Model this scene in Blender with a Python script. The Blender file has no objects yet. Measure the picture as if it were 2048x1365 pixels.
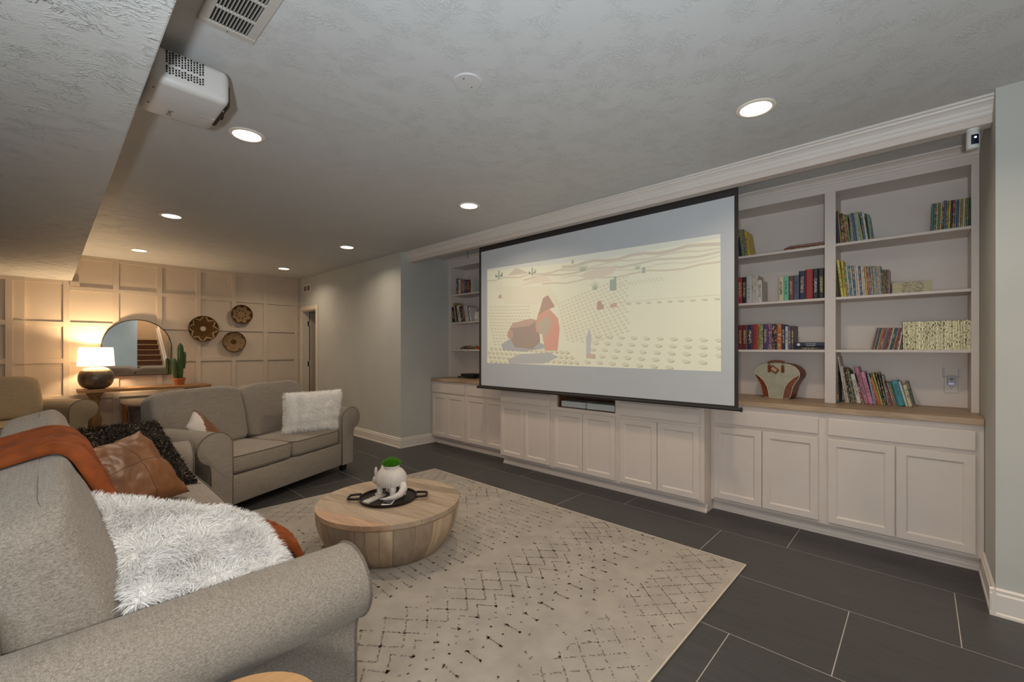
import bpy, bmesh, math, random
import numpy as np
from mathutils import Vector, Matrix
random.seed(7); np.random.seed(7)
PI = math.pi
SC = bpy.context.scene
COL = SC.collection

# ------------------------------------------------------------------ camera, world, light, exposure
F, CX, HY, HC = 872.7, 1024.0, 699.0, 1.34          # focal length in px, principal column, horizon row, eye height (m)
TH = math.atan2(CX - 93.0, F)
S_, C_ = math.sin(TH), math.cos(TH)
cam_d = bpy.data.cameras.new('camera'); cam = bpy.data.objects.new('camera', cam_d); COL.objects.link(cam)
cam.location = (0, 0, HC); cam.rotation_euler = (PI / 2, 0, -TH)
cam_d.sensor_fit = 'HORIZONTAL'; cam_d.sensor_width = 36.0; cam_d.lens = F / 2048.0 * 36.0
cam_d.shift_y = (HY - 682.5) / 2048.0
cam_d.clip_start = 0.05
SC.camera = cam
SC.view_settings.view_transform = 'Standard'; SC.view_settings.look = 'None'
SC.view_settings.gamma = 1.0; SC.view_settings.use_curve_mapping = False
SC.view_settings.exposure = -0.19
w = bpy.data.worlds.new('world'); SC.world = w; w.use_nodes = True
w.node_tree.nodes['Background'].inputs[0].default_value = (0.75, 0.85, 1.0, 1)
w.node_tree.nodes['Background'].inputs[1].default_value = 0.10

def light(name, kind, loc, power, color, size=0.1, rot=(0, 0, 0), shape=None, spread=None, size_y=None):
    d = bpy.data.lights.new(name, kind); d.energy = power; d.color = color
    if kind in ('POINT', 'SPOT'): d.shadow_soft_size = size
    if kind == 'AREA':
        d.size = size
        if shape: d.shape = shape
        if size_y: d.shape = 'RECTANGLE'; d.size_y = size_y
        if spread: d.spread = spread
    o = bpy.data.objects.new(name, d); COL.objects.link(o); o.location = loc; o.rotation_euler = rot
    return o
WARM = (1.0, 0.81, 0.61)
light('camera_flash', 'POINT', (-0.27, -0.12, 1.28), 56, (1.0, 0.95, 0.88), 0.055)
fl = light('flash_head_tilted_up', 'SPOT', (-0.27, -0.12, 1.28), 225, (0.77, 0.90, 1.0), 0.055)
fl.rotation_euler = Vector((0.40, 0.34, 0.95)).to_track_quat('-Z', 'Y').to_euler()
fl.data.spot_size = math.radians(150); fl.data.spot_blend = 1.0
light('cool_fill_panel', 'AREA', (-3.0, -0.6, 1.35), 45, (0.80, 0.90, 1.0), 2.2, (0, -PI / 2, 0), size_y=1.6)  # unseen cool fill added from the left; no window is built there
light('stairwell_light', 'AREA', (2.35, -3.4, 4.2), 60, (1.0, 0.74, 0.5), 0.6)

# ------------------------------------------------------------------ helpers
def at(x, y, axis, v):
    """photo pixel -> point on the plane axis = v"""
    t = (x - CX) / F
    r = (S_ + C_ * t, C_ - S_ * t, -(y - HY) / F)
    a = 'XYZ'.index(axis); o = (0, 0, HC)
    k = (v - o[a]) / r[a]
    return Vector((k * r[0], k * r[1], HC + k * r[2]))

def hexc(*c):
    return tuple(((x / 255.0) / 12.92 if x / 255.0 <= 0.04045 else ((x / 255.0 + 0.055) / 1.055) ** 2.4) for x in c)

class Nodes:
    def __init__(s, name):
        s.m = bpy.data.materials.new(name); s.m.use_nodes = True
        s.t = s.m.node_tree; s.b = s.t.nodes['Principled BSDF']; s.out = s.t.nodes['Material Output']
    def n(s, typ, **kw):
        nd = s.t.nodes.new(typ)
        for k, v in kw.items():
            if k.startswith('i_'):
                key = k[2:]
                nd.inputs[int(key) if key.isdigit() else key.replace('_', ' ')].default_value = v
            else: setattr(nd, k, v)
        return nd
    def l(s, a, b): s.t.links.new(a, b)
    def ramp(s, stops):
        r = s.n('ShaderNodeValToRGB'); e = r.color_ramp.elements
        while len(e) < len(stops): e.new(0.5)
        for k, (p, c) in enumerate(stops):
            e[k].position = p; e[k].color = (*c, 1) if len(c) == 3 else c
        return r

def M(name, col, rough=0.6, metal=0.0, var=0.0, vscale=8.0, stretch=(1, 1, 1), bump=0.0, bscale=60.0, bdist=0.002,
      spec=0.5, coat=0.0, emit=None, estr=0.0, sheen=0.0, detail=4.0, objinfo=False):
    N = Nodes(name); b = N.b
    b.inputs['Roughness'].default_value = rough; b.inputs['Metallic'].default_value = metal
    b.inputs['Specular IOR Level'].default_value = spec; b.inputs['Coat Weight'].default_value = coat
    b.inputs['Sheen Weight'].default_value = sheen
    tc = N.n('ShaderNodeTexCoord'); mp = N.n('ShaderNodeMapping'); mp.inputs['Scale'].default_value = stretch
    N.l(tc.outputs['Object'], mp.inputs[0])
    lo = tuple(max(0, c * (1 - var)) for c in col); hi = tuple(min(1, c * (1 + var)) for c in col)
    if var > 0 or objinfo:
        nz = N.n('ShaderNodeTexNoise'); nz.inputs['Scale'].default_value = vscale; nz.inputs['Detail'].default_value = detail
        N.l(mp.outputs[0], nz.inputs['Vector'])
        rp = N.ramp([(0.3, lo), (0.7, hi)]); N.l(nz.outputs['Fac'], rp.inputs[0])
        if objinfo:
            oi = N.n('ShaderNodeObjectInfo'); mx = N.n('ShaderNodeMix', data_type='RGBA', blend_type='MULTIPLY')
            mx.inputs[0].default_value = 1.0
            N.l(oi.outputs['Color'], mx.inputs[6]); N.l(rp.outputs[0], mx.inputs[7]); N.l(mx.outputs[2], b.inputs['Base Color'])
        else: N.l(rp.outputs[0], b.inputs['Base Color'])
    else: b.inputs['Base Color'].default_value = (*col, 1)
    if bump > 0:
        nb = N.n('ShaderNodeTexNoise'); nb.inputs['Scale'].default_value = bscale; nb.inputs['Detail'].default_value = 3
        N.l(mp.outputs[0], nb.inputs['Vector'])
        bp = N.n('ShaderNodeBump'); bp.inputs['Strength'].default_value = bump; bp.inputs['Distance'].default_value = bdist
        N.l(nb.outputs['Fac'], bp.inputs['Height']); N.l(bp.outputs[0], b.inputs['Normal'])
    if emit:
        b.inputs['Emission Color'].default_value = (*emit, 1); b.inputs['Emission Strength'].default_value = estr
    return N.m

def plaster(name, col, scale=16.0, strength=0.6, dist=0.012):
    """brushed 'stomp' ceiling texture: short random ridges"""
    N = Nodes(name); b = N.b; b.inputs['Roughness'].default_value = 0.55; b.inputs['Specular IOR Level'].default_value = 0.35
    b.inputs['Base Color'].default_value = (*col, 1)
    g = N.n('ShaderNodeNewGeometry')
    w1 = N.n('ShaderNodeTexNoise'); w1.inputs['Scale'].default_value = 3.2; w1.inputs['Detail'].default_value = 2
    N.l(g.outputs['Position'], w1.inputs['Vector'])
    vs = N.n('ShaderNodeVectorMath', operation='SCALE'); vs.inputs['Scale'].default_value = 0.30
    N.l(w1.outputs['Color'], vs.inputs[0])
    ad = N.n('ShaderNodeVectorMath', operation='ADD'); N.l(g.outputs['Position'], ad.inputs[0]); N.l(vs.outputs[0], ad.inputs[1])
    mp = N.n('ShaderNodeMapping'); mp.inputs['Scale'].default_value = (1.0, 2.6, 1.0); mp.inputs['Rotation'].default_value = (0, 0, 0.5)
    N.l(ad.outputs[0], mp.inputs[0])
    nz = N.n('ShaderNodeTexNoise'); nz.inputs['Scale'].default_value = scale; nz.inputs['Detail'].default_value = 3
    nz.inputs['Roughness'].default_value = 0.6
    N.l(mp.outputs[0], nz.inputs['Vector'])
    sb = N.n('ShaderNodeMath', operation='SUBTRACT'); sb.inputs[1].default_value = 0.5; N.l(nz.outputs['Fac'], sb.inputs[0])
    ab = N.n('ShaderNodeMath', operation='ABSOLUTE'); N.l(sb.outputs[0], ab.inputs[0])
    rp = N.ramp([(0.0, (1, 1, 1)), (0.06, (0, 0, 0))]); N.l(ab.outputs[0], rp.inputs[0])
    mk = N.n('ShaderNodeTexNoise'); mk.inputs['Scale'].default_value = 10.0; mk.inputs['Detail'].default_value = 2
    N.l(g.outputs['Position'], mk.inputs['Vector'])
    r2 = N.ramp([(0.45, (0.06, 0.06, 0.06)), (0.62, (1, 1, 1))]); N.l(mk.outputs['Fac'], r2.inputs[0])
    mu = N.n('ShaderNodeMath', operation='MULTIPLY'); N.l(rp.outputs[0], mu.inputs[0]); N.l(r2.outputs[0], mu.inputs[1])
    bp = N.n('ShaderNodeBump'); bp.inputs['Strength'].default_value = strength; bp.inputs['Distance'].default_value = dist
    N.l(mu.outputs[0], bp.inputs['Height']); N.l(bp.outputs[0], b.inputs['Normal'])
    return N.m

def fabric(name, c1, c2, scale=520.0, bump=0.4):
    N = Nodes(name); b = N.b; b.inputs['Roughness'].default_value = 0.9; b.inputs['Specular IOR Level'].default_value = 0.15
    b.inputs['Sheen Weight'].default_value = 0.15
    tc = N.n('ShaderNodeTexCoord')
    outs = []
    for st in ((1, 0.22, 0.6), (0.22, 1, 1)):
        mp = N.n('ShaderNodeMapping'); mp.inputs['Scale'].default_value = st; N.l(tc.outputs['Object'], mp.inputs[0])
        nz = N.n('ShaderNodeTexNoise'); nz.inputs['Scale'].default_value = scale; nz.inputs['Detail'].default_value = 2
        N.l(mp.outputs[0], nz.inputs['Vector']); outs.append(nz.outputs['Fac'])
    av = N.n('ShaderNodeMath', operation='ADD'); N.l(outs[0], av.inputs[0]); N.l(outs[1], av.inputs[1])
    hf = N.n('ShaderNodeMath', operation='MULTIPLY'); hf.inputs[1].default_value = 0.40; N.l(av.outputs[0], hf.inputs[0])
    mp3 = N.n('ShaderNodeMapping'); mp3.inputs['Scale'].default_value = (0.05, 1, 1); N.l(tc.outputs['Object'], mp3.inputs[0])
    n3 = N.n('ShaderNodeTexNoise'); n3.inputs['Scale'].default_value = 170; n3.inputs['Detail'].default_value = 3; N.l(mp3.outputs[0], n3.inputs['Vector'])
    hf2 = N.n('ShaderNodeMath', operation='MULTIPLY_ADD'); hf2.inputs[1].default_value = 0.20; N.l(n3.outputs['Fac'], hf2.inputs[0]); N.l(hf.outputs[0], hf2.inputs[2]); hf = hf2
    rp = N.ramp([(0.34, c1), (0.64, c2)]); N.l(hf.outputs[0], rp.inputs[0]); N.l(rp.outputs[0], b.inputs['Base Color'])
    bp = N.n('ShaderNodeBump'); bp.inputs['Strength'].default_value = bump; bp.inputs['Distance'].default_value = 0.002
    N.l(hf.outputs[0], bp.inputs['Height']); N.l(bp.outputs[0], b.inputs['Normal'])
    return N.m

def wood(name, c1, c2, axis='Y', scale=6.0, rough=0.5, objinfo=False, bump=0.15):
    N = Nodes(name); b = N.b; b.inputs['Roughness'].default_value = rough
    tc = N.n('ShaderNodeTexCoord'); mp = N.n('ShaderNodeMapping')
    st = {'X': (0.12, 1, 1), 'Y': (1, 0.12, 1), 'Z': (1, 1, 0.12)}[axis]
    mp.inputs['Scale'].default_value = st
    if objinfo:
        oi0 = N.n('ShaderNodeObjectInfo'); vm = N.n('ShaderNodeVectorMath', operation='SCALE'); vm.inputs['Scale'].default_value = 13.0
        cb = N.n('ShaderNodeCombineXYZ')
        for k in range(3): N.l(oi0.outputs['Random'], cb.inputs[k])
        N.l(cb.outputs[0], vm.inputs[0])
        ad = N.n('ShaderNodeVectorMath', operation='ADD'); N.l(tc.outputs['Object'], ad.inputs[0]); N.l(vm.outputs[0], ad.inputs[1])
        N.l(ad.outputs[0], mp.inputs[0])
    else: N.l(tc.outputs['Object'], mp.inputs[0])
    nz = N.n('ShaderNodeTexNoise'); nz.inputs['Scale'].default_value = scale * 4; nz.inputs['Detail'].default_value = 8
    nz.inputs['Roughness'].default_value = 0.65; nz.inputs['Distortion'].default_value = 0.6
    N.l(mp.outputs[0], nz.inputs['Vector'])
    rp = N.ramp([(0.3, c1), (0.68, c2)]); N.l(nz.outputs['Fac'], rp.inputs[0])
    if objinfo:
        oi = N.n('ShaderNodeObjectInfo'); mx = N.n('ShaderNodeMix', data_type='RGBA', blend_type='MULTIPLY'); mx.inputs[0].default_value = 1
        N.l(oi.outputs['Color'], mx.inputs[6]); N.l(rp.outputs[0], mx.inputs[7]); N.l(mx.outputs[2], b.inputs['Base Color'])
    else: N.l(rp.outputs[0], b.inputs['Base Color'])
    bp = N.n('ShaderNodeBump'); bp.inputs['Strength'].default_value = bump; bp.inputs['Distance'].default_value = 0.001
    N.l(nz.outputs['Fac'], bp.inputs['Height']); N.l(bp.outputs[0], b.inputs['Normal'])
    return N.m

def attr_mat(name, rough=0.8, emit=0.0, attr='col', sheen=0.0, trans=0.0):
    N = Nodes(name); b = N.b; b.inputs['Roughness'].default_value = rough; b.inputs['Specular IOR Level'].default_value = 0.2
    b.inputs['Sheen Weight'].default_value = sheen
    a = N.n('ShaderNodeAttribute', attribute_name=attr); N.l(a.outputs['Color'], b.inputs['Base Color'])
    if emit > 0:
        N.l(a.outputs['Color'], b.inputs['Emission Color']); b.inputs['Emission Strength'].default_value = emit
    return N.m

# ---- mesh building
def bmnew(): return bmesh.new()
def box(bm, x0, x1, y0, y1, z0, z1, r=0.0, seg=2, mtx=None):
    g = bmesh.ops.create_cube(bm, size=1.0)
    vs = g['verts']
    bmesh.ops.scale(bm, vec=(abs(x1 - x0), abs(y1 - y0), abs(z1 - z0)), verts=vs)
    bmesh.ops.translate(bm, vec=((x0 + x1) / 2, (y0 + y1) / 2, (z0 + z1) / 2), verts=vs)
    if r > 0:
        es = list({e for v in vs for e in v.link_edges})
        res = bmesh.ops.bevel(bm, geom=es, offset=r, segments=seg, affect='EDGES', profile=0.5, clamp_overlap=True)
        vs = list({v for f in res['faces'] for v in f.verts} | {v for v in vs if v.is_valid})
    if mtx is not None: bmesh.ops.transform(bm, matrix=mtx, verts=vs)
    return vs
def lathe(bm, prof, n=32, cx=0, cy=0, cap0=True, cap1=True):
    rings = []
    for r, z in prof:
        rings.append([bm.verts.new((cx + r * math.cos(2 * PI * k / n), cy + r * math.sin(2 * PI * k / n), z)) for k in range(n)])
    for a, b in zip(rings, rings[1:]):
        for k in range(n):
            bm.faces.new((a[k], a[(k + 1) % n], b[(k + 1) % n], b[k]))
    if cap0: bm.faces.new(list(reversed(rings[0])))
    if cap1: bm.faces.new(rings[-1])
def tube(bm, pts, r, n=8, closed=False, caps=True):
    pts = [Vector(p) for p in pts]; N_ = len(pts); rings = []
    rr = r if isinstance(r, (list, tuple)) else [r] * N_
    up = Vector((0, 0, 1)); prev = None
    for i, p in enumerate(pts):
        if closed: t = pts[(i + 1) % N_] - pts[i - 1]
        else: t = pts[min(i + 1, N_ - 1)] - pts[max(i - 1, 0)]
        t = t.normalized() if t.length > 1e-9 else Vector((0, 0, 1))
        if prev is None:
            a = up if abs(t.dot(up)) < 0.9 else Vector((1, 0, 0))
            u = (a - t * a.dot(t)).normalized()
        else:
            u = prev - t * prev.dot(t)
            u = u.normalized() if u.length > 1e-6 else t.orthogonal().normalized()
        prev = u; v = t.cross(u)
        rings.append([bm.verts.new(p + (u * math.cos(2 * PI * k / n) + v * math.sin(2 * PI * k / n)) * rr[i]) for k in range(n)])
    m = N_ if closed else N_ - 1
    for i in range(m):
        a, b = rings[i], rings[(i + 1) % N_]
        for k in range(n): bm.faces.new((a[k], a[(k + 1) % n], b[(k + 1) % n], b[k]))
    if caps and not closed:
        bm.faces.new(list(reversed(rings[0]))); bm.faces.new(rings[-1])
def prism(bm, poly, axis, a0, a1, cap=True):
    """2-D polygon extruded along axis; poly in the two remaining axes in order"""
    def mk(p, a):
        if axis == 'X': return (a, p[0], p[1])
        if axis == 'Y': return (p[0], a, p[1])
        return (p[0], p[1], a)
    A = [bm.verts.new(mk(p, a0)) for p in poly]; B = [bm.verts.new(mk(p, a1)) for p in poly]
    n = len(poly)
    for k in range(n): bm.faces.new((A[k], A[(k + 1) % n], B[(k + 1) % n], B[k]))
    if cap: bm.faces.new(list(reversed(A))); bm.faces.new(B)
    return A, B
def superell(bm, c, r, e1=0.3, e2=0.3, nu=40, nv=20, fn=None):
    def sp(x, e): return math.copysign(abs(x) ** e, x)
    rows = []
    for j in range(nv + 1):
        ph = -PI / 2 + PI * j / nv
        if j in (0, nv):
            rows.append([(0, 0, math.copysign(1, ph))]); continue
        rows.append([(sp(math.cos(ph), e1) * sp(math.cos(2 * PI * k / nu), e2), sp(math.cos(ph), e1) * sp(math.sin(2 * PI * k / nu), e2), sp(math.sin(ph), e1)) for k in range(nu)])
    V = []
    for row in rows:
        o = []
        for q in row:
            p = [c[i] + q[i] * r[i] for i in range(3)]
            if fn: p = fn(p, q)
            o.append(bm.verts.new(p))
        V.append(o)
    for j in range(nv):
        a, b = V[j], V[j + 1]
        for k in range(nu):
            k2 = (k + 1) % nu
            if len(a) == 1: bm.faces.new((a[0], b[k2], b[k]))
            elif len(b) == 1: bm.faces.new((a[k], a[k2], b[0]))
            else: bm.faces.new((a[k], a[k2], b[k2], b[k]))
def finish(bm, name, smooth=False, recalc=True, angle=None):
    if recalc: bmesh.ops.recalc_face_normals(bm, faces=bm.faces)
    me = bpy.data.meshes.new(name); bm.to_mesh(me); bm.free()
    if smooth:
        me.shade_smooth()
        if angle: me.set_sharp_from_angle(angle=angle)
    return me
def obj(name, bm, mat, parent=None, smooth=False, loc=None, rot=None, kind=None, label=None, angle=None, color=None):
    me = finish(bm, name, smooth, angle=angle) if isinstance(bm, bmesh.types.BMesh) else bm
    o = bpy.data.objects.new(name, me); COL.objects.link(o)
    if mat is not None and not me.materials: me.materials.append(mat)
    if parent is not None: o.parent = parent
    if loc is not None: o.location = loc
    if rot is not None: o.rotation_euler = rot
    if kind: o['kind'] = kind
    if label: o['label'] = label
    if color is not None: o.color = (*color, 1)
    return o
def thing(name, label, cat, loc=(0, 0, 0), rotz=0.0, group=None):
    o = bpy.data.objects.new(name, None); COL.objects.link(o); o.location = loc; o.rotation_euler = (0, 0, rotz)
    o.empty_display_size = 0.1
    o['label'] = label; o['category'] = cat
    if group: o['group'] = group
    return o
def tag(o, label, cat, group=None, kind=None):
    o['label'] = label; o['category'] = cat
    if group: o['group'] = group
    if kind: o['kind'] = kind
    return o
def raw(name, V, Fc, mat, parent=None, kind=None, cols=None, label=None, smooth=False):
    me = bpy.data.meshes.new(name)
    V = np.asarray(V, dtype=np.float32); Fc = np.asarray(Fc, dtype=np.int32); k = Fc.shape[1]
    me.vertices.add(len(V)); me.vertices.foreach_set('co', V.ravel())
    me.loops.add(Fc.size); me.loops.foreach_set('vertex_index', Fc.ravel())
    me.polygons.add(len(Fc)); me.polygons.foreach_set('loop_start', np.arange(0, Fc.size, k, dtype=np.int32))
    me.polygons.foreach_set('loop_total', np.full(len(Fc), k, dtype=np.int32))
    me.update(calc_edges=True); me.validate()
    if cols is not None:
        a = me.attributes.new('col', 'FLOAT_COLOR', 'POINT')
        cc = np.ones((len(V), 4), dtype=np.float32); cc[:, :3] = cols
        a.data.foreach_set('color', cc.ravel())
    if smooth: me.shade_smooth()
    return obj(name, me, mat, parent, kind=kind, label=label)
def text_mesh(s, size, mat, name, parent, mtx, ext=0.0004, align='CENTER'):
    cu = bpy.data.curves.new('lettering', 'FONT'); cu.body = s; cu.size = size; cu.extrude = ext; cu.resolution_u = 2
    cu.align_x = align; cu.align_y = 'CENTER'
    o = bpy.data.objects.new('tmp', cu); COL.objects.link(o)
    dg = bpy.context.evaluated_depsgraph_get()
    me = bpy.data.meshes.new_from_object(o.evaluated_get(dg)); bpy.data.objects.remove(o)
    me.transform(mtx); me.materials.clear(); me.materials.append(mat)
    return obj(name, me, None, parent)

# ------------------------------------------------------------------ materials
m_ceil = plaster('ceiling_plaster', hexc(204, 204, 204), 34, 0.42, 0.005)
m_beam = plaster('soffit_plaster', hexc(206, 205, 202), 24, 0.7, 0.009)
m_wall = M('grey_wall_paint', hexc(192, 193, 187), 0.75, var=0.03, vscale=3, bump=0.10, bscale=140, bdist=0.001)
m_panelwall = M('cream_panelling_paint', hexc(208, 190, 170), 0.55, var=0.02, vscale=4)
m_white = M('cabinet_paint', hexc(220, 208, 199), 0.45, var=0.02, vscale=5, bump=0.06, bscale=50, bdist=0.0008)
m_trim = M('trim_paint', hexc(226, 219, 212), 0.4, var=0.02, vscale=5)
m_dark = M('black_plastic', hexc(26, 25, 25), 0.45, var=0.1)
m_black = M('black_interior', hexc(10, 10, 10), 0.8, var=0.1)
m_brownblack = M('screen_black_border', hexc(44, 40, 38), 0.6, var=0.08)
m_counter = wood('counter_oak', hexc(150, 122, 96), hexc(196, 170, 140), 'Y', 5, 0.45)
m_tile = M('slate_tile', hexc(63, 62, 63), 0.42, var=0.16, vscale=5, stretch=(9, 0.7, 1), bump=0.10, bscale=30, bdist=0.0012, objinfo=False)
m_grout = M('grey_grout', hexc(168, 164, 158), 0.9, var=0.05)
m_sofa = fabric('sofa_linen', hexc(110, 102, 93), hexc(170, 160, 149))
m_pipe = fabric('sofa_piping', hexc(88, 80, 71), hexc(126, 116, 105), 300, 0.3)
m_chairfab = fabric('armchair_linen', hexc(134, 116, 92), hexc(182, 162, 134))
m_steel = M('brushed_steel', hexc(170, 170, 168), 0.35, 1.0, var=0.05)
m_paper = M('book_pages', hexc(214, 206, 190), 0.8, var=0.06, vscale=40, stretch=(1, 14, 1))

# ------------------------------------------------------------------ room shell
CEIL = 2.66; XW = 3.28; YA = 8.60; YN0, YN1 = -0.275, 5.14; XB = 4.42
XL, YF = -3.6, -1.6

def struct(name, bm, mat, parent=None, smooth=False):
    return obj(name, bm, mat, parent, smooth=smooth, kind='structure')

b = bmnew(); box(b, XL, XB + 1.0, YF - 3.0, YA + 0.3, -0.12, -0.0010)
floor = struct('floor', b, m_grout)
edges = [4.0225 + 0.6075 * 1] + [4.0225 - 0.6075 * k for k in range(0, 14)]
b = bmnew(); box(b, 0, 0.6035, 0, 1.210, -0.004, 0.0, 0.0008, 1); tile_me = finish(b, 'tile'); tile_me.materials.append(m_tile)
offs = [0.66, 1.08, 0.268]
for i in range(0, 12):
    x0 = 3.415 - 0.6075 * i
    if x0 + 0.6 < XL: break
    k0 = offs[i % 3]
    y = k0 - 1.214 * 3
    while y < YA + 0.1:
        if y + 1.2 > YF:
            o = obj('tile', tile_me, None, floor, loc=(x0 + 0.002, y + 0.002, 0))
        y += 1.214

b = bmnew(); box(b, XL, XB + 0.2, YF - 0.1, YA + 0.2, CEIL, CEIL + 0.1)
struct('ceiling', b, m_ceil)
# dropped soffit (boxed duct) along the left
BX, BZ = 0.243, 2.287
b = bmnew(); box(b, XL, BX, YF, YA, BZ, CEIL, 0.006, 2)
struct('ceiling_soffit', b, m_beam)

# far wall with board-and-batten grid
b = bmnew(); box(b, XL, XW + 0.2, YA, YA + 0.12, 0, CEIL)
wall_far = struct('wall_far', b, m_panelwall)
b = bmnew(); box(b, XL, -0.195, YA - 0.045, YA, 0, BZ)
bump_out = struct('wall_far_projection', b, m_panelwall)
ks = 1.007
vxs = [0.187, 0.690, 1.186, 1.681, 2.178, 2.669, 3.195]
def batten(x0, x1, z0, z1, parent, yf):
    bb = bmnew(); box(bb, x0, x1, yf - 0.018, yf, z0, z1, 0.0015, 1)
    obj('batten', bb, m_panelwall, parent)
for x in vxs:
    x *= ks
    top = CEIL if x > BX + 0.05 else BZ
    batten(x - 0.0335, x + 0.0335, 0.14, top, wall_far, YA)
rails = [(2.600, 2.66), (2.155, 2.215), (1.650, 1.716), (1.147, 1.214), (0.640, 0.705), (0.0, 0.15)]
for (z0, z1) in rails:
    cuts = [-0.195] + [x * ks for x in vxs] + [XW]
    for i in range(len(cuts) - 1):
        a = cuts[i] + (0.0335 if i > 0 else 0); c = cuts[i + 1] - (0.0335 if i < len(cuts) - 2 else 0)
        if z0 > 2.3 and c < BX + 0.05: continue
        zz0, zz1 = z0, z1
        if z0 > 2.5 and a < BX: a = BX
        if i == 0 and 2.1 < z0 < 2.3: zz0, zz1 = 2.235, 2.287
        batten(a, c, zz0, zz1, wall_far, YA)
batten(0.22, 0.318, 2.222, 2.285, wall_far, YA - 0.012)
for x in (-0.33, -0.82, -1.31):
    batten(x - 0.033, x + 0.033, 0.14, BZ, bump_out, YA - 0.045)
for (z0, z1) in [(2.235, 2.287)] + rails[2:]:
    for (a, c) in ((-0.297, -0.195), (-0.787, -0.363), (-1.277, -0.853)):
        batten(a, c, z0, z1, bump_out, YA - 0.045)

# right-hand wall beyond the niche, with the doorway
DY0, DY1, DZ = 7.84, 8.47, 2.055
b = bmnew()
box(b, XW, XW + 0.12, YN1, DY0, 0, CEIL); box(b, XW, XW + 0.12, DY1, YA, 0, CEIL); box(b, XW, XW + 0.12, DY0, DY1, DZ, CEIL)
struct('wall_right', b, m_wall)
b = bmnew(); box(b, XW + 0.12, XB + 0.12, YN1, YN1 + 0.12, 0, CEIL); struct('wall_niche_left', b, m_wall)
b = bmnew(); box(b, XB, XB + 0.12, YN0 - 0.12, YN1, 0, CEIL); struct('wall_niche_back', b, m_white)
b = bmnew(); box(b, XW + 0.12, XB, YN0 - 0.12, YN0, 0, CEIL); struct('wall_niche_right', b, m_wall)
b = bmnew(); box(b, XW, XW + 0.12, YF - 3.0, YN0, 0, CEIL); struct('wall_right_near', b, m_wall)
b = bmnew(); box(b, XL - 0.12, XL, YF, YA, 0, CEIL); struct('wall_left', b, m_wall)
# wall behind the viewer, with the opening for the stairs
m_wallflash = M('flash_tinted_grey_wall', hexc(176, 188, 192), 0.75, var=0.03, vscale=3)  # grey wall with the cool cast of the flash put into its colour
SX0, SX1 = 2.03, 2.86
b = bmnew(); box(b, XL, SX0, YF - 0.12, YF, 0, CEIL); struct('wall_front', b, m_wallflash)
b = bmnew(); box(b, SX1 + 0.12, XW, YF - 0.12, YF, 0, CEIL); struct('wall_front_corner', b, m_wallflash)
m_stairwall = M('stairwell_paint', hexc(214, 190, 160), 0.75, var=0.03)
b = bmnew(); box(b, SX0 - 0.12, SX0, YF - 3.0, YF - 0.12, 0, 4.6); struct('wall_stair_left', b, m_stairwall)
b = bmnew(); box(b, SX0, XW, YF - 3.12, YF - 3.0, 0, 4.6); struct('wall_stair_back', b, m_stairwall)
st = thing('staircase', 'wooden staircase with white nosings, seen only in the arched mirror', 'staircase', (SX0, YF - 0.25, 0))
m_tread = wood('stair_wood', hexc(70, 44, 26), hexc(112, 74, 44), 'X', 4)
for k in range(9):
    b = bmnew(); box(b, 0.0, SX1 - SX0, -0.26 * (k + 1) - 0.01, -0.26 * k, 0.19 * k, 0.19 * (k + 1) - 0.03); obj('riser', b, m_tread, st)
    b = bmnew(); box(b, 0.0, SX1 - SX0, -0.26 * (k + 1) - 0.02, -0.26 * k + 0.03, 0.19 * (k + 1) - 0.03, 0.19 * (k + 1), 0.008, 2); obj('tread', b, m_counter, st)
b = bmnew(); prism(b, [(0, 0), (0, 0.42), (-2.35, 2.14), (-2.35, 0)], 'X', SX1 - SX0, SX1 - SX0 + 0.06); obj('stringer', b, m_trim, st)
b = bmnew(); tube(b, [(SX1 - SX0 - 0.03, 0.0, 0.98), (SX1 - SX0 - 0.03, -2.3, 2.66)], 0.03, 10); obj('handrail', b, m_trim, st, smooth=True)
b = bmnew(); box(b, SX1 - SX0 - 0.08, SX1 - SX0 + 0.03, -0.05, 0.06, 0, 1.05, 0.006, 1); obj('newel_post', b, m_trim, st)

# baseboards
def base_prof(t=0.016, h=0.135):
    return [(0, 0), (0.022, 0), (0.021, 0.012), (0.014, 0.020), (t, 0.022), (t, h - 0.03), (t - 0.006, h - 0.022), (t - 0.005, h - 0.008), (0.004, h), (0, h)]
def base_x(name, Xw, sgn, y0, y1):   # runs along Y on a wall at X = Xw; sgn = direction it sticks out
    bb = bmnew(); prism(bb, [(Xw + sgn * p[0], p[1]) for p in base_prof()], 'Y', y0, y1); struct(name, bb, m_trim)
def base_y(name, Yw, sgn, x0, x1):
    bb = bmnew(); prism(bb, [(Yw + sgn * p[0], p[1]) for p in base_prof()], 'X', x0, x1); struct(name, bb, m_trim)
base_x('baseboard_right', XW, -1, YN1 - 0.022, DY0 - 0.085)
base_y('baseboard_niche_left', YN1, -1, XW - 0.022, 3.862)
base_y('baseboard_niche_right', YN0, 1, XW - 0.022, 3.862)
base_x('baseboard_right_near', XW, -1, YF, YN0 + 0.022)
base_y('baseboard_front', YF, 1, XL, SX0)

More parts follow.
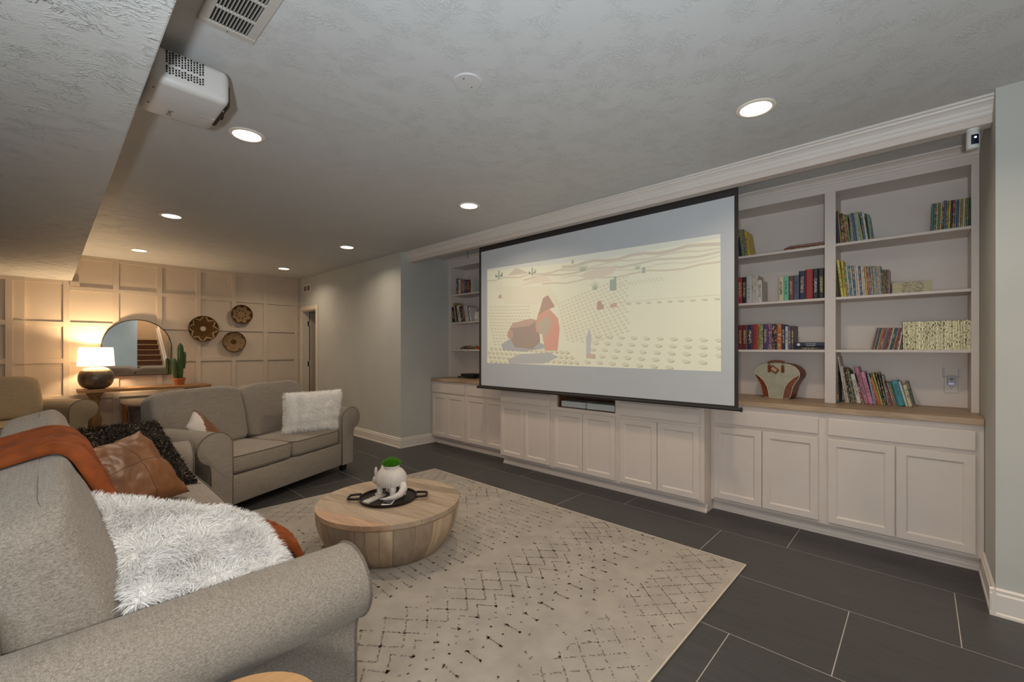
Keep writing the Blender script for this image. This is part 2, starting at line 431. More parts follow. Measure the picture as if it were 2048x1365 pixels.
# doorway: casing, jambs, open door
d1 = obj('door_1', (lambda bb: (box(bb, XW + 0.12, XW + 0.16, DY1 - 0.035, DY1 - 0.03, 0, 0.01), bb)[1])(bmnew()), m_trim, kind='structure')
m_doorpaint = M('door_paint', hexc(196, 180, 160), 0.5, var=0.03)
m_casing = M('casing_paint', hexc(226, 212, 192), 0.45, var=0.02)
for (y0, y1, z0, z1) in ((DY0 - 0.075, DY0, 0, DZ + 0.075), (DY1, DY1 + 0.075, 0, DZ + 0.075), (DY0, DY1, DZ, DZ + 0.075)):
    b = bmnew(); box(b, XW - 0.018, XW, y0, y1, z0, z1, 0.004, 2); obj('casing', b, m_casing, d1)
for (y0, y1, z0, z1) in ((DY0, DY0 + 0.018, 0, DZ), (DY1 - 0.018, DY1, 0, DZ), (DY0 + 0.018, DY1 - 0.018, DZ - 0.018, DZ)):
    b = bmnew(); box(b, XW, XW + 0.12, y0, y1, z0, z1); obj('jamb', b, m_casing, d1)
b = bmnew(); box(b, XW + 0.135, XW + 0.76, DY1 - 0.055, DY1 - 0.02, 0.012, DZ - 0.022, 0.003, 1); obj('door_leaf', b, m_doorpaint, d1)
for z in (0.25, 1.02, 1.78):
    b = bmnew(); box(b, XW + 0.09, XW + 0.135, DY1 - 0.024, DY1 - 0.017, z, z + 0.09, 0.002, 1)
    tube(b, [(XW + 0.128, DY1 - 0.026, z), (XW + 0.128, DY1 - 0.026, z + 0.09)], 0.008, 8); obj('hinge', b, m_steel, d1)
# the dim room beyond the doorway
b = bmnew(); box(b, XW + 1.6, XW + 1.7, 6.9, 9.6, 0, CEIL); box(b, XW + 0.12, XW + 1.6, 9.5, 9.6, 0, CEIL); box(b, XW + 0.12, XW + 1.6, 6.9, 7.0, 0, CEIL); box(b, XW + 0.12, XW + 1.6, 6.9, 9.6, 2.45, 2.5)
struct('wall_beyond_doorway', b, m_wall)

# crown and fascia across the niche head
def crown_prof(x, z, w=0.075, h=0.075):
    return [(x, z), (x - 0.008, z), (x - 0.010, z + 0.012), (x - 0.018, z + 0.020), (x - 0.026, z + 0.034), (x - 0.042, z + 0.046),
            (x - 0.056, z + 0.052), (x - 0.060, z + 0.060), (x - w, z + 0.064), (x - w, z + h), (x, z + h)]
b = bmnew(); prism(b, crown_prof(3.40, 2.585), 'Y', YN0, YN1); struct('trim_1', b, m_trim)
b = bmnew(); box(b, 3.40, 3.48, YN0, YN1, 2.535, CEIL, 0.003, 1); box(b, 3.393, 3.41, YN0, YN1, 2.572, 2.588, 0.003, 1); struct('trim_2', b, m_white)

# ------------------------------------------------------------------ recessed lights
m_lens = M('light_lens', (1, 1, 1), 0.5, emit=(1.0, 0.86, 0.68), estr=9.0)
m_can = M('white_light_trim', hexc(236, 226, 212), 0.4, var=0.02)
def ring(bm, r0, r1, z0, z1, n=40):
    lathe(bm, [(r0, z0), (r1, z0 + 0.003), (r1, z1), (r0, z1)], n, cap0=False, cap1=False)
LX, LY = (0.845, 2.655), (0.66, 3.03, 5.41, 7.60)
names = {(0.845, 0.66): 'recessed ceiling light above the near sofa end', (2.655, 0.66): 'large lit recessed light nearest the bookcase corner',
         (0.845, 3.03): 'lit recessed light just beside the white projector', (2.655, 3.03): 'lit recessed light above the middle of the coffee table',
         (0.845, 5.41): 'lit recessed light second along the soffit edge', (2.655, 5.41): 'lit recessed light above the wall corner by the niche',
         (0.845, 7.60): 'lit recessed light above the arched mirror wall', (2.655, 7.60): 'lit recessed light near the far doorway corner'}
for x in LX:
    for y in LY:
        if (x, y) == (0.845, 0.66): continue
        t = thing('ceiling_light', names[(x, y)], 'ceiling light', (x, y, CEIL), 0, 'recessed ceiling lights')
        b = bmnew(); lathe(b, [(0.076, -0.004), (0.079, -0.007), (0.098, -0.004), (0.100, 0.0), (0.076, 0.0)], 40, cap0=False, cap1=False); obj('trim_ring', b, m_can, t, smooth=True)
        b = bmnew(); lathe(b, [(0.001, -0.0045), (0.0765, -0.0035), (0.0765, 0.0)], 40); obj('lens', b, m_lens, t)
        light('recessed_light', 'AREA', (x, y, CEIL - 0.02), (7 if y > 7 else 11 if x < 2 else 7 if y > 5 else 10.5), WARM, 0.15, shape='DISK', spread=2.6)
light('recessed_light', 'AREA', (2.45, -1.25, CEIL - 0.02), 11, WARM, 0.15, shape='DISK', spread=2.6)
light('recessed_light', 'AREA', (0.845, 0.66, CEIL - 0.02), 8, WARM, 0.15, shape='DISK', spread=2.6)

# smoke-detector blanks, grille, vents
t = thing('blank_cover_plate', 'round white ceiling cover plate with two screws, above room centre', 'cover plate', (1.42, 1.63, CEIL))
m_plate = M('plate_white', hexc(205, 203, 202), 0.45, var=0.02)
b = bmnew(); lathe(b, [(0.001, -0.006), (0.066, -0.006), (0.071, -0.002), (0.071, 0.0)], 40); obj('disc', b, m_plate, t, smooth=True, angle=0.6)
for s in (-1, 1):
    b = bmnew(); lathe(b, [(0.004, -0.0075), (0.004, -0.005)], 10, cx=0.036 * s, cy=0.012 * s); obj('screw', b, m_steel, t)
t = thing('blank_cover_plate', 'small round cover plate flush with the far ceiling', 'cover plate', (1.47, 6.45, CEIL))
b = bmnew(); lathe(b, [(0.001, -0.005), (0.066, -0.005), (0.070, -0.002), (0.070, 0.0)], 32); obj('disc', b, m_plate, t, smooth=True, angle=0.6)

gx0, gx1, gy0, gy1 = 0.408, 0.610, 1.50, 2.104
t = thing('ceiling_grille', 'pale metal return-air grille with long dark slots beside the soffit', 'vent', ((gx0 + gx1) / 2, (gy0 + gy1) / 2, CEIL))
m_grille = M('grille_paint', hexc(190, 183, 175), 0.4, var=0.02)
hw, hl = (gx1 - gx0) / 2, (gy1 - gy0) / 2
b = bmnew()
box(b, -hw, hw, hl - 0.036, hl, -0.009, 0, 0.003, 1); box(b, -hw, hw, -hl, -hl + 0.036, -0.009, 0, 0.003, 1)
box(b, -hw, -hw + 0.034, -hl + 0.036, hl - 0.036, -0.009, 0, 0.003, 1); box(b, hw - 0.034, hw, -hl + 0.036, hl - 0.036, -0.009, 0, 0.003, 1)
obj('frame', b, m_grille, t)
b = bmnew(); box(b, -hw + 0.034, hw - 0.034, -hl + 0.036, hl - 0.036, -0.0005, 0); obj('duct_opening', b, m_black, t)
n = 11
for k in range(n):
    x = -hw + 0.036 + (2 * hw - 0.072) * (k + 0.5) / n
    b = bmnew(); box(b, x - 0.0012, x + 0.0012, -hl + 0.036, hl - 0.036, -0.0095, -0.001); obj('louvre', b, m_grille, t)
for k in range(1, 8):
    y = hl - 0.036 - k * 0.1275 + 0.02
    if y < -hl + 0.05: break
    b = bmnew(); box(b, -hw + 0.034, hw - 0.034, y - 0.004, y + 0.004, -0.0098, -0.001); obj('crossbar', b, m_grille, t)
b = bmnew(); lathe(b, [(0.004, -0.011), (0.004, -0.008)], 10, cx=0, cy=hl - 0.018); obj('screw', b, m_steel, t)

t = thing('wall_vent', 'small white two-slot wall vent above the far doorway', 'vent', (XW, 8.24, 2.46))
b = bmnew()
for (y0, y1, z0, z1) in ((-0.17, 0.17, 0.045, 0.07), (-0.17, 0.17, -0.07, -0.045), (-0.17, -0.135, -0.045, 0.045), (0.135, 0.17, -0.045, 0.045), (-0.012, 0.012, -0.045, 0.045)):
    box(b, -0.012, 0, y0, y1, z0, z1, 0.002, 1)
obj('frame', b, m_casing, t)
b = bmnew(); box(b, -0.001, 0, -0.135, 0.135, -0.045, 0.045); obj('opening', b, m_black, t)
for k in range(6):
    z = -0.038 + k * 0.015
    b = bmnew(); box(b, -0.009, -0.002, -0.135, 0.135, z, z + 0.004); obj('louvre', b, m_grille, t)

# ------------------------------------------------------------------ base cabinets
XC, XM = 3.80, 3.64
def panel_door(bm, y0, y1, z0, z1, th=0.02, fr=0.055, rec=0.009):
    """shaker door facing -X with a stepped recess; local x = 0 is the cabinet face"""
    box(bm, -th, -th + rec * 0 + 0.011, y0, y1, z0, z1) if False else None
    xf = -th
    loops = []
    for (ins, x) in ((0.0, 0.0), (0.0, xf + 0.004), (0.004, xf), (fr - 0.007, xf), (fr - 0.002, xf + 0.004), (fr, xf + 0.005), (fr + 0.003, xf + rec), ):
        loops.append([bm.verts.new((x, yy, zz)) for yy, zz in ((y0 + ins, z0 + ins), (y1 - ins, z0 + ins), (y1 - ins, z1 - ins), (y0 + ins, z1 - ins))])
    for a, c in zip(loops, loops[1:]):
        for k in range(4): bm.faces.new((a[k], a[(k + 1) % 4], c[(k + 1) % 4], c[k]))
    bm.faces.new(loops[-1]); bm.faces.new(list(reversed(loops[0])))
def cabinet(label, X, y0, y1, doors, drawer, depth, zt, niche=False, end_left=False):
    t = thing('base_cabinet', label, 'cabinet', (X, 0, 0), 0, 'built-in base cabinets')
    b = bmnew()
    if niche:
        box(b, 0, depth, y0, y1, 0.092, 0.738); box(b, 0, 0.02, y0, drawer[0], 0.738, zt); box(b, 0, 0.02, drawer[1], y1, 0.738, zt)
        box(b, 0.02, depth, y0, y0 + 0.018, 0.738, zt); box(b, 0.02, depth, y1 - 0.018, y1, 0.738, zt)
    else: box(b, 0, depth, y0, y1, 0.092, zt)
    obj('carcass', b, m_white, t)
    b = bmnew(); box(b, 0.07, depth, y0 + (0.05 if end_left else 0), y1, 0.0, 0.092)
    prism(b, [(0.07, 0), (0.045, 0), (0.047, 0.012), (0.058, 0.022), (0.062, 0.03), (0.062, 0.05), (0.07, 0.055)], 'Y', y0 + (0.03 if end_left else 0), y1)
    obj('toe_kick', b, m_white, t)
    for (a, c) in doors:
        b = bmnew(); panel_door(b, a, c, 0.112, 0.705); obj('door', b, m_white, t)
    if drawer and not niche:
        b = bmnew(); box(b, -0.02, 0, drawer[0], drawer[1], 0.731, 0.852, 0.006, 2); obj('drawer_front', b, m_white, t)
    return t
ZT = 0.889
cabinet('white base cabinet beside the right wall, under the leaning picture books', XC, YN0 + 0.002, 0.508, [(-0.240, 0.1185), (0.1235, 0.483)], (-0.240, 0.483), 0.60, ZT)
cabinet('white base cabinet under the bowling bag', XC, 0.508, 1.279, [(0.536, 0.8955), (0.9005, 1.256)], (0.536, 1.256), 0.60, ZT)
cabinet('white base cabinet at the right end of the protruding middle run', XM, 1.279, 2.058, [(1.312, 1.6695), (1.6745, 2.030)], (1.312, 2.030), 0.76, ZT)
nic = cabinet('white middle base cabinet with an open wooden cubby above its doors', XM, 2.058, 2.827, [(2.083, 2.4395), (2.4445, 2.800)], (2.087, 2.770), 0.76, ZT, niche=True)
cabinet('white base cabinet at the left end of the protruding middle run', XM, 2.827, 3.598, [(2.855, 3.2155), (3.2205, 3.582)], (2.852, 3.582), 0.76, ZT)
cabinet('white base cabinet half hidden behind the middle run', XC, 3.598, 4.398, [(3.64, 4.0055), (4.0105, 4.374)], (3.64, 4.374), 0.60, ZT)
cabinet('white base cabinet at the far left end by the grey wall', XC, 4.398, YN1 - 0.002, [(4.423, 4.7775), (4.7825, 5.125)], (4.423, 5.125), 0.60, ZT)
m_cubby = wood('cubby_walnut', hexc(84, 58, 40), hexc(128, 92, 64), 'Y', 4)
b = bmnew(); box(b, 0.02, 0.5, 2.087, 2.770, 0.738, 0.744); box(b, 0.02, 0.5, 2.752, 2.770, 0.744, 0.886); box(b, 0.02, 0.5, 2.087, 2.105, 0.744, 0.886); box(b, 0.49, 0.5, 2.105, 2.752, 0.744, 0.886)
obj('cubby_lining', b, m_cubby, nic)
# silver media boxes in the cubby
m_silver = M('satin_silver', hexc(208, 216, 216), 0.4, 0.1, var=0.02)
for (a, c, lab) in ((2.44, 2.735, 'flat silver media box on the left of the wooden cubby'), (2.11, 2.425, 'flat silver media box on the right of the wooden cubby')):
    t = thing('media_box', lab, 'media box', (XM + 0.03, (a + c) / 2, 0.744))
    h = (c - a) / 2
    b = bmnew(); box(b, 0, 0.2, -h, h, 0.002, 0.062, 0.003, 1); obj('casing', b, m_silver, t)
    b = bmnew(); box(b, 0.02, 0.18, -h + 0.02, h - 0.02, 0, 0.004); obj('foot', b, m_dark, t)

# counters: one continuous worktop per run
for (nm, X, y0, y1, lab) in (('worktop', 3.772, YN0 + 0.002, 1.262, 'oak worktop over the two right-hand cabinets'), ('worktop', 3.615, 1.262, 3.615, 'oak worktop over the protruding middle cabinets behind the screen'), ('worktop', 3.772, 3.615, YN1 - 0.002, 'oak worktop at the left, under the far bookcase')):
    b = bmnew(); box(b, 0, XB - X, y0, y1, ZT, 0.928, 0.003, 1)
    o = obj(nm, b, m_counter, loc=(X, 0, 0)); tag(o, lab, 'worktop', 'oak worktops')

# ------------------------------------------------------------------ bookcases
SZ = (1.337, 1.737, 2.145)
def bookcase(label, y0, y1, stiles, bays, crown=True):
    t = thing('bookcase', label, 'bookcase', (4.10, 0, 0.928))
    Z = 0.928
    for (a, c) in stiles:
        b = bmnew(); box(b, 0, 0.02, a, c, 0, 2.54 - Z, 0.0015, 1); obj('stile', b, m_white, t)
        b = bmnew(); box(b, 0.02, XB - 4.10 - 0.012, a + 0.001, c - 0.001, 0, 2.56 - Z); obj('partition', b, m_white, t)
    b = bmnew(); box(b, 0, 0.02, y0, y1, 2.54 - Z, 2.655 - Z, 0.0015, 1); obj('top_rail', b, m_white, t)
    b = bmnew(); prism(b, [(p[0] - 4.10, p[1] - Z) for p in crown_prof(4.10, 2.60, 0.05, 0.058)], 'Y', y0, y1); obj('crown_moulding', b, m_white, t)
    b = bmnew(); box(b, XB - 4.10 - 0.012, XB - 4.10, y0, y1, 0, 2.56 - Z); obj('back_panel', b, m_white, t)
    b = bmnew(); box(b, 0.02, XB - 4.10, y0, y1, 2.545 - Z, 2.56 - Z); obj('top_panel', b, m_white, t)
    for (a, c) in bays:
        for z in SZ:
            b = bmnew(); box(b, 0.008, XB - 4.10 - 0.012, a, c, z - 0.020 - Z, z - Z, 0.0015, 1); obj('shelf', b, m_white, t)
    return t
bookcase('white built-in bookcase right of the projection screen', YN0 + 0.001, 1.262, [(YN0 + 0.001, -0.237), (0.473, 0.542), (1.22, 1.262)], [(-0.237, 0.473), (0.542, 1.22)])
bookcase('white built-in bookcase left of the projection screen', 3.615, YN1 - 0.001, [(3.615, 3.66), (4.36, 4.425), (5.10, YN1 - 0.001)], [(3.66, 4.36), (4.425, 5.10)])

# ------------------------------------------------------------------ projection screen
XS = 3.50
t = thing('projection_screen', 'large white pull-down projection screen with black borders showing a desert film', 'projection screen', (XS, 2.4, 0.885))
def sc(Y, Z): return (Y - 2.4, Z - 0.885)
m_scr = M('screen_white', hexc(188, 191, 194), 0.7, emit=hexc(190, 200, 206), estr=0.06, var=0.01)
b = bmnew()
for (a, c, z0, z1) in ((0.986, 1.0135, 0.918, 2.63), (3.778, 3.812, 0.918, 2.63), (1.0135, 3.778, 2.484, 2.63), (0.986, 3.812, 0.900, 0.918)):
    box(b, 0.0, 0.003, a - 2.4, c - 2.4, z0 - 0.885, z1 - 0.885)
obj('border', b, m_brownblack, t)
b = bmnew(); box(b, 0.0005, 0.0035, 1.0135 - 2.4, 3.778 - 2.4, 0.918 - 0.885, 2.484 - 0.885); obj('screen_fabric', b, m_scr, t)
b = bmnew(); tube(b, [(0.001, 0.966 - 2.4, 0.008), (0.001, 3.832 - 2.4, 0.008)], 0.0135, 10); obj('bottom_bar', b, m_brownblack, t, smooth=True, angle=0.8)
for y in (0.966, 3.832):
    b = bmnew(); tube(b, [(0.001, y - 2.4 - 0.006, 0.008), (0.001, y - 2.4 + 0.006, 0.008)], 0.017, 12); obj('bar_end_cap', b, m_dark, t, smooth=True, angle=0.8)
# the projected film frame: flat layered shapes, keystoned like the projection
QTL, QTR, QBR, QBL = (3.675, 2.270), (1.111, 2.217), (1.107, 1.171), (3.675, 1.181)
PV, PF, PC = [], [], []
def puv(u, v):   # u 0..1 left to right, v 0..1 top to bottom
    y = (QTL[0] * (1 - u) + QTR[0] * u) * (1 - v) + (QBL[0] * (1 - u) + QBR[0] * u) * v
    z = (QTL[1] * (1 - u) + QTR[1] * u) * (1 - v) + (QBL[1] * (1 - u) + QBR[1] * u) * v
    return y - 2.4, z - 0.885
LAY = [0]
def poly(pts, col, lay=None):
    if lay is None: LAY[0] += 1
    x = -0.0003 - 0.00004 * (LAY[0] + (lay or 0))
    u = [max(0, min(1, p[0])) for p in pts]; v = [max(0, min(1, p[1])) for p in pts]
    cu_, cv_ = sum(u) / len(u), sum(v) / len(v)
    i0 = len(PV); y, z = puv(cu_, cv_); PV.append((x, y, z)); PC.append(col)
    for a, c in zip(u, v):
        y, z = puv(a, c); PV.append((x, y, z)); PC.append(col)
    n = len(pts)
    for k in range(n): PF.append((i0, i0 + 1 + k, i0 + 1 + (k + 1) % n))
def ell(u, v, ru, rv, col, n=10, lay=None):
    poly([(u + ru * math.cos(2 * PI * k / n), v + rv * math.sin(2 * PI * k / n)) for k in range(n)], col, lay)
rs = random.Random(3)
cS, cS2, cS3 = hexc(231, 228, 200), hexc(222, 214, 186), hexc(206, 194, 166)
poly([(0, 0), (1, 0), (1, 1), (0, 1)], cS)
poly([(0, 0), (1, 0), (1, 0.03), (0.6, 0.06), (0.3, 0.045), (0, 0.02)], hexc(214, 214, 204))
def band(pts_top, h, col):
    for p, q in zip(pts_top, pts_top[1:]):
        poly([p, q, (q[0], q[1] + h), (p[0], p[1] + h)], col, 0)
    LAY[0] += 1
for k, (v0, h, c) in enumerate(((0.05, 0.025, hexc(200, 184, 164)), (0.09, 0.014, hexc(212, 200, 176)), (0.125, 0.018, hexc(204, 190, 168)), (0.165, 0.010, hexc(214, 204, 180)), (0.205, 0.014, hexc(206, 190, 164)))):
    u0 = 0.42 - 0.1 * (k % 3); 
    band([(u0 + (1 - u0) * j / 12.0, v0 + 0.012 * math.sin(j * 1.7 + k) + 0.02 * (1 - j / 12.0)) for j in range(13)], h, c)
band([(j / 10.0 * 0.5, 0.115 + 0.012 * math.sin(j * 2.1)) for j in range(11)], 0.013, hexc(206, 190, 164))
poly([(0.13, 0.10), (0.165, 0.045), (0.18, 0.03), (0.20, 0.05), (0.25, 0.10)], hexc(202, 186, 164))
poly([(0.2, 0.215), (0.30, 0.14), (0.34, 0.15), (0.37, 0.205)], hexc(226, 210, 186))
poly([(0.50, 0.19), (0.53, 0.155), (0.66, 0.13), (0.64, 0.20), (0.55, 0.235)], hexc(216, 200, 176))
# raised round bumps in rows across the sand
def bumps(o, du, dv, nu_, nv_, ru, rv, c_hi, c_lo, taper=0.0, mask=None):
    for j in range(nv_):
        sc_ = 1.0 + taper * j
        for i in range(nu_):
            u = o[0] + du[0] * i * sc_ + dv[0] * j; v = o[1] + du[1] * i * sc_ + dv[1] * j
            if not (0.005 < u < 0.995 and 0.16 < v < 0.985): continue
            if mask and not mask(u, v): continue
            ell(u + ru * 0.35 * sc_, v + rv * 0.55 * sc_, ru * sc_, rv * sc_, c_lo, 8, 1); ell(u, v, ru * sc_, rv * sc_, c_hi, 8, 2)
LAY[0] += 1
hi, lo = hexc(224, 216, 184), hexc(190, 176, 142)
bumps((0.0, 0.40), (0.0165, 0.0015), (0.004, 0.033), 17, 13, 0.0060, 0.0075, hi, lo, 0.03, lambda u, v: u < 0.27 - 0.1 * abs(v - 0.6))
bumps((0.06, 0.20), (0.0115, 0.0022), (0.006, 0.019), 26, 10, 0.0042, 0.0045, hexc(226, 216, 186), hexc(204, 190, 160), 0.01, lambda u, v: u < 0.40)
bumps((0.40, 0.42), (0.0155, -0.010), (0.004, 0.030), 20, 15, 0.0058, 0.0072, hi, hexc(194, 178, 146), 0.02, lambda u, v: v < 0.78 and u < 0.70)
bumps((0.0, 0.84), (0.026, 0.002), (0.008, 0.045), 18, 4, 0.010, 0.014, hexc(214, 204, 166), hexc(170, 156, 120), 0.03)
bumps((0.58, 0.735), (0.046, 0.004), (-0.012, 0.055), 11, 6, 0.0115, 0.0125, hexc(216, 206, 178), hexc(178, 164, 136), 0.03)
bumps((0.64, 0.29), (0.0135, -0.001), (0.006, 0.016), 14, 2, 0.0045, 0.0045, hi, lo)
bumps((0.70, 0.462), (0.036, 0.001), (0, 1), 9, 1, 0.0085, 0.008, hexc(208, 200, 170), hexc(168, 160, 132))
band([(0.62, 0.455), (0.80, 0.440), (1.0, 0.440)], 0.006, hexc(212, 206, 176))
LAY[0] += 3
# cacti
def cactus2d(u, v, h, w_, col, arms=True):
    poly([(u - w_, v), (u + w_, v), (u + w_, v - h), (u, v - h - w_), (u - w_, v - h)], col)
    if arms:
        for s, hh in ((-1, 0.62), (1, 0.75)):
            poly([(u + s * w_ * 0.5, v - h * 0.35), (u + s * w_ * 3.2, v - h * 0.40), (u + s * w_ * 3.2, v - h * hh), (u + s * w_ * 4.6, v - h * hh), (u + s * w_ * 4.6, v - h * 0.27), (u + s * w_ * 0.5, v - h * 0.25)], col)
def bush2d(u, v, h, w_, col, n=6):
    for k in range(n):
        a = (k - (n - 1) / 2) / (n - 1)
        poly([(u + a * w_ * 0.5 - 0.003, v), (u + a * w_ * 0.5 + 0.003, v), (u + a * w_ * 1.6, v - h * (1 - 0.5 * abs(a)))], col)
gC = hexc(136, 150, 128)
cactus2d(0.075, 0.125, 0.09, 0.005, gC); cactus2d(0.268, 0.13, 0.075, 0.0045, hexc(150, 160, 138)); bush2d(0.515, 0.15, 0.085, 0.03, hexc(150, 164, 130), 7)
bush2d(0.568, 0.325, 0.09, 0.022, hexc(146, 160, 136), 5); cactus2d(0.638, 0.345, 0.09, 0.009, hexc(128, 148, 134), False); cactus2d(0.650, 0.345, 0.115, 0.005, hexc(128, 148, 134), False)
bush2d(0.735, 0.19, 0.06, 0.016, hexc(160, 168, 146), 4); cactus2d(0.757, 0.225, 0.045, 0.006, hexc(140, 156, 138), False); cactus2d(0.47, 0.07, 0.035, 0.006, hexc(168, 170, 150), False)
# reddish rocks (plain shapes in the colours of the film's foreground)
rk = hexc(176, 126, 104)
poly([(0.575, 0.50), (0.577, 0.43), (0.593, 0.42), (0.597, 0.455), (0.605, 0.46), (0.604, 0.50)], rk); poly([(0.628, 0.49), (0.633, 0.455), (0.655, 0.45), (0.658, 0.485)], hexc(196, 146, 120))
poly([(0.07, 0.325), (0.075, 0.29), (0.09, 0.285), (0.094, 0.32)], hexc(180, 136, 112))
sh = hexc(150, 150, 160)
poly([(0.09, 0.80), (0.14, 0.75), (0.30, 0.78), (0.36, 0.83), (0.22, 0.875), (0.10, 0.86)], sh)
poly([(0.13, 0.96), (0.20, 0.90), (0.36, 0.88), (0.40, 0.92), (0.33, 0.985), (0.14, 1.0)], hexc(158, 158, 162))
poly([(0.14, 0.64), (0.16, 0.585), (0.26, 0.55), (0.30, 0.57), (0.31, 0.78), (0.27, 0.85), (0.17, 0.83), (0.15, 0.76)], hexc(132, 88, 78))
poly([(0.14, 0.64), (0.16, 0.585), (0.26, 0.55), (0.30, 0.57), (0.25, 0.62)], hexc(182, 132, 112))
ell(0.145, 0.70, 0.018, 0.05, hexc(176, 116, 98), 12)
poly([(0.285, 0.62), (0.30, 0.50), (0.33, 0.44), (0.355, 0.46), (0.40, 0.56), (0.408, 0.66), (0.395, 0.86), (0.335, 0.86), (0.32, 0.70), (0.29, 0.68)], hexc(206, 128, 100))
poly([(0.30, 0.52), (0.325, 0.36), (0.35, 0.335), (0.365, 0.38), (0.385, 0.45), (0.345, 0.47)], hexc(160, 104, 86))
poly([(0.29, 0.60), (0.345, 0.53), (0.37, 0.60), (0.345, 0.72), (0.31, 0.70)], hexc(176, 152, 128))
poly([(0.37, 0.60), (0.39, 0.545), (0.408, 0.66), (0.397, 0.86), (0.345, 0.86), (0.35, 0.74)], hexc(216, 120, 96))
poly([(0.53, 0.74), (0.545, 0.66), (0.552, 0.73), (0.548, 0.90), (0.53, 0.90)], hexc(176, 172, 176)); poly([(0.53, 0.88), (0.57, 0.89), (0.57, 0.93), (0.53, 0.925)], hexc(190, 158, 136))
PC = [tuple(0.64 * c[k] + 0.36 * hexc(222, 220, 206)[k] for k in range(3)) for c in PC]
m_pic = attr_mat('projected_film', 0.8, emit=0.20)
raw('projected_picture', PV, PF, m_pic, t, cols=np.array(PC))
# hanging pull hook by the left bookcase
t = thing('pull_hook', 'thin black hook hanging under the fascia left of the screen', 'hook', (3.50, 4.02, 2.535))
b = bmnew(); tube(b, [(0, 0, 0), (0, 0, -0.05)], 0.003, 6); obj('rod', b, m_dark, t)
b = bmnew(); tube(b, [(0, 0, -0.05), (0, 0.004, -0.07), (0, 0.0, -0.082), (0, -0.006, -0.076)], 0.0025, 6); obj('hook_end', b, m_dark, t)

# ------------------------------------------------------------------ rug
RZ = 0.012
rc = [(2.95, 0.79), (2.955, 3.945), (0.45, 4.03), (0.45, 0.80)]
m_rug = M('rug_pile', hexc(170, 163, 154), 0.95, var=0.10, vscale=7, bump=0.8, bscale=420, bdist=0.003, spec=0.05, detail=8)
rug = thing('area_rug', 'large beige woven rug with a grey broken lattice pattern on the floor', 'rug', (1.7, 2.4, 0.0))
def L(p, z): return (p[0] - 1.7, p[1] - 2.4, z)
b = bmnew()
A = [b.verts.new(L(p, 0.0005)) for p in rc]; B = [b.verts.new(L(p, RZ - 0.002)) for p in rc]
cxr, cyr = 1.7, 2.4
Cc = [b.verts.new(L((p[0] + (0.004 if p[0] < cxr else -0.004), p[1] + (0.004 if p[1] < cyr else -0.004)), RZ)) for p in rc]
for X_, Y_ in ((A, B), (B, Cc)):
    for k in range(4): b.faces.new((X_[k], X_[(k + 1) % 4], Y_[(k + 1) % 4], Y_[k]))
b.faces.new(Cc); b.faces.new(list(reversed(A)))
obj('pile', b, m_rug, rug)
m_bind = M('rug_binding', hexc(206, 196, 178), 0.9, var=0.05)
b = bmnew(); tube(b, [L(p, 0.0065) for p in rc], 0.0062, 6, closed=True); obj('bound_edge', b, m_bind, rug)
RV, RF, RC = [], [], []
rr = random.Random(11)
def patch_ok(x, y):
    f = math.sin(x * 5.1 + 1.3) * math.sin(y * 4.3 + 0.7) + 0.6 * math.sin(x * 11.3 - y * 7.7)
    return f
def dash(x, y, dx, dy, wdt, dens=1.0):
    if not (0.50 < x < 2.92 and 0.83 < y < 3.90): return
    n = math.hypot(dx, dy) or 1
    wdt *= 1.25
    px, py = -dy / n * wdt, dx / n * wdt
    i0 = len(RV); jt = lambda: rr.uniform(-0.0015, 0.0015)
    for (a, c) in ((-dx - px, -dy - py), (dx - px, dy - py), (dx + px, dy + py), (-dx + px, -dy + py)):
        RV.append(L((x + a + jt(), y + c + jt()), RZ + 0.0007)); 
        g = rr.uniform(0.0, 1.0); RC.append(tuple(0.6 * (hexc(112, 106, 100)[k] * (1 - g) + hexc(146, 137, 126)[k] * g) + 0.4 * hexc(120, 112, 104)[k] for k in range(3)))
    RF.append((i0, i0 + 1, i0 + 2, i0 + 3))
def line(p, q, wdt=0.0032, keep=0.8):
    n = max(1, int(math.hypot(q[0] - p[0], q[1] - p[1]) / 0.009))
    for k in range(n):
        s = (k + 0.5) / n
        x = p[0] + (q[0] - p[0]) * s; y = p[1] + (q[1] - p[1]) * s
        kp = keep - 0.28 * max(0, patch_ok(x, y))
        if rr.random() > kp: continue
        a = rr.uniform(-0.9, 0.9) + math.atan2(q[1] - p[1], q[0] - p[0]); ln = rr.uniform(0.003, 0.0062)
        dash(x + rr.uniform(-0.002, 0.002), y + rr.uniform(-0.002, 0.002), ln * math.cos(a), ln * math.sin(a), wdt * rr.uniform(0.5, 1.1))
def blob(x, y, r=0.011, n=7):
    for k in range(n):
        a = rr.uniform(0, 2 * PI); q = rr.uniform(0, r); ln = rr.uniform(0.003, 0.006); b_ = rr.uniform(0, PI)
        dash(x + q * math.cos(a), y + q * math.sin(a), ln * math.cos(b_), ln * math.sin(b_), 0.0028)
P_ = 0.1265
def mir(f):   # the pattern mirrors about the rug's middle
    for s in (0, 1):
        f((lambda y: y) if s == 0 else (lambda y: 4.70 - y))
def lattice(Y):
    for i in range(-2, 24):
        x = 0.35 + i * 0.127
        line((x, Y(0.82)), (x + 0.30, Y(1.16)), 0.003, 0.66); line((x, Y(0.82)), (x - 0.40, Y(1.16)), 0.003, 0.66)
    for _ in range(60):
        blob(rr.uniform(0.5, 2.9), Y(rr.uniform(1.08, 1.34)), 0.012, 3)
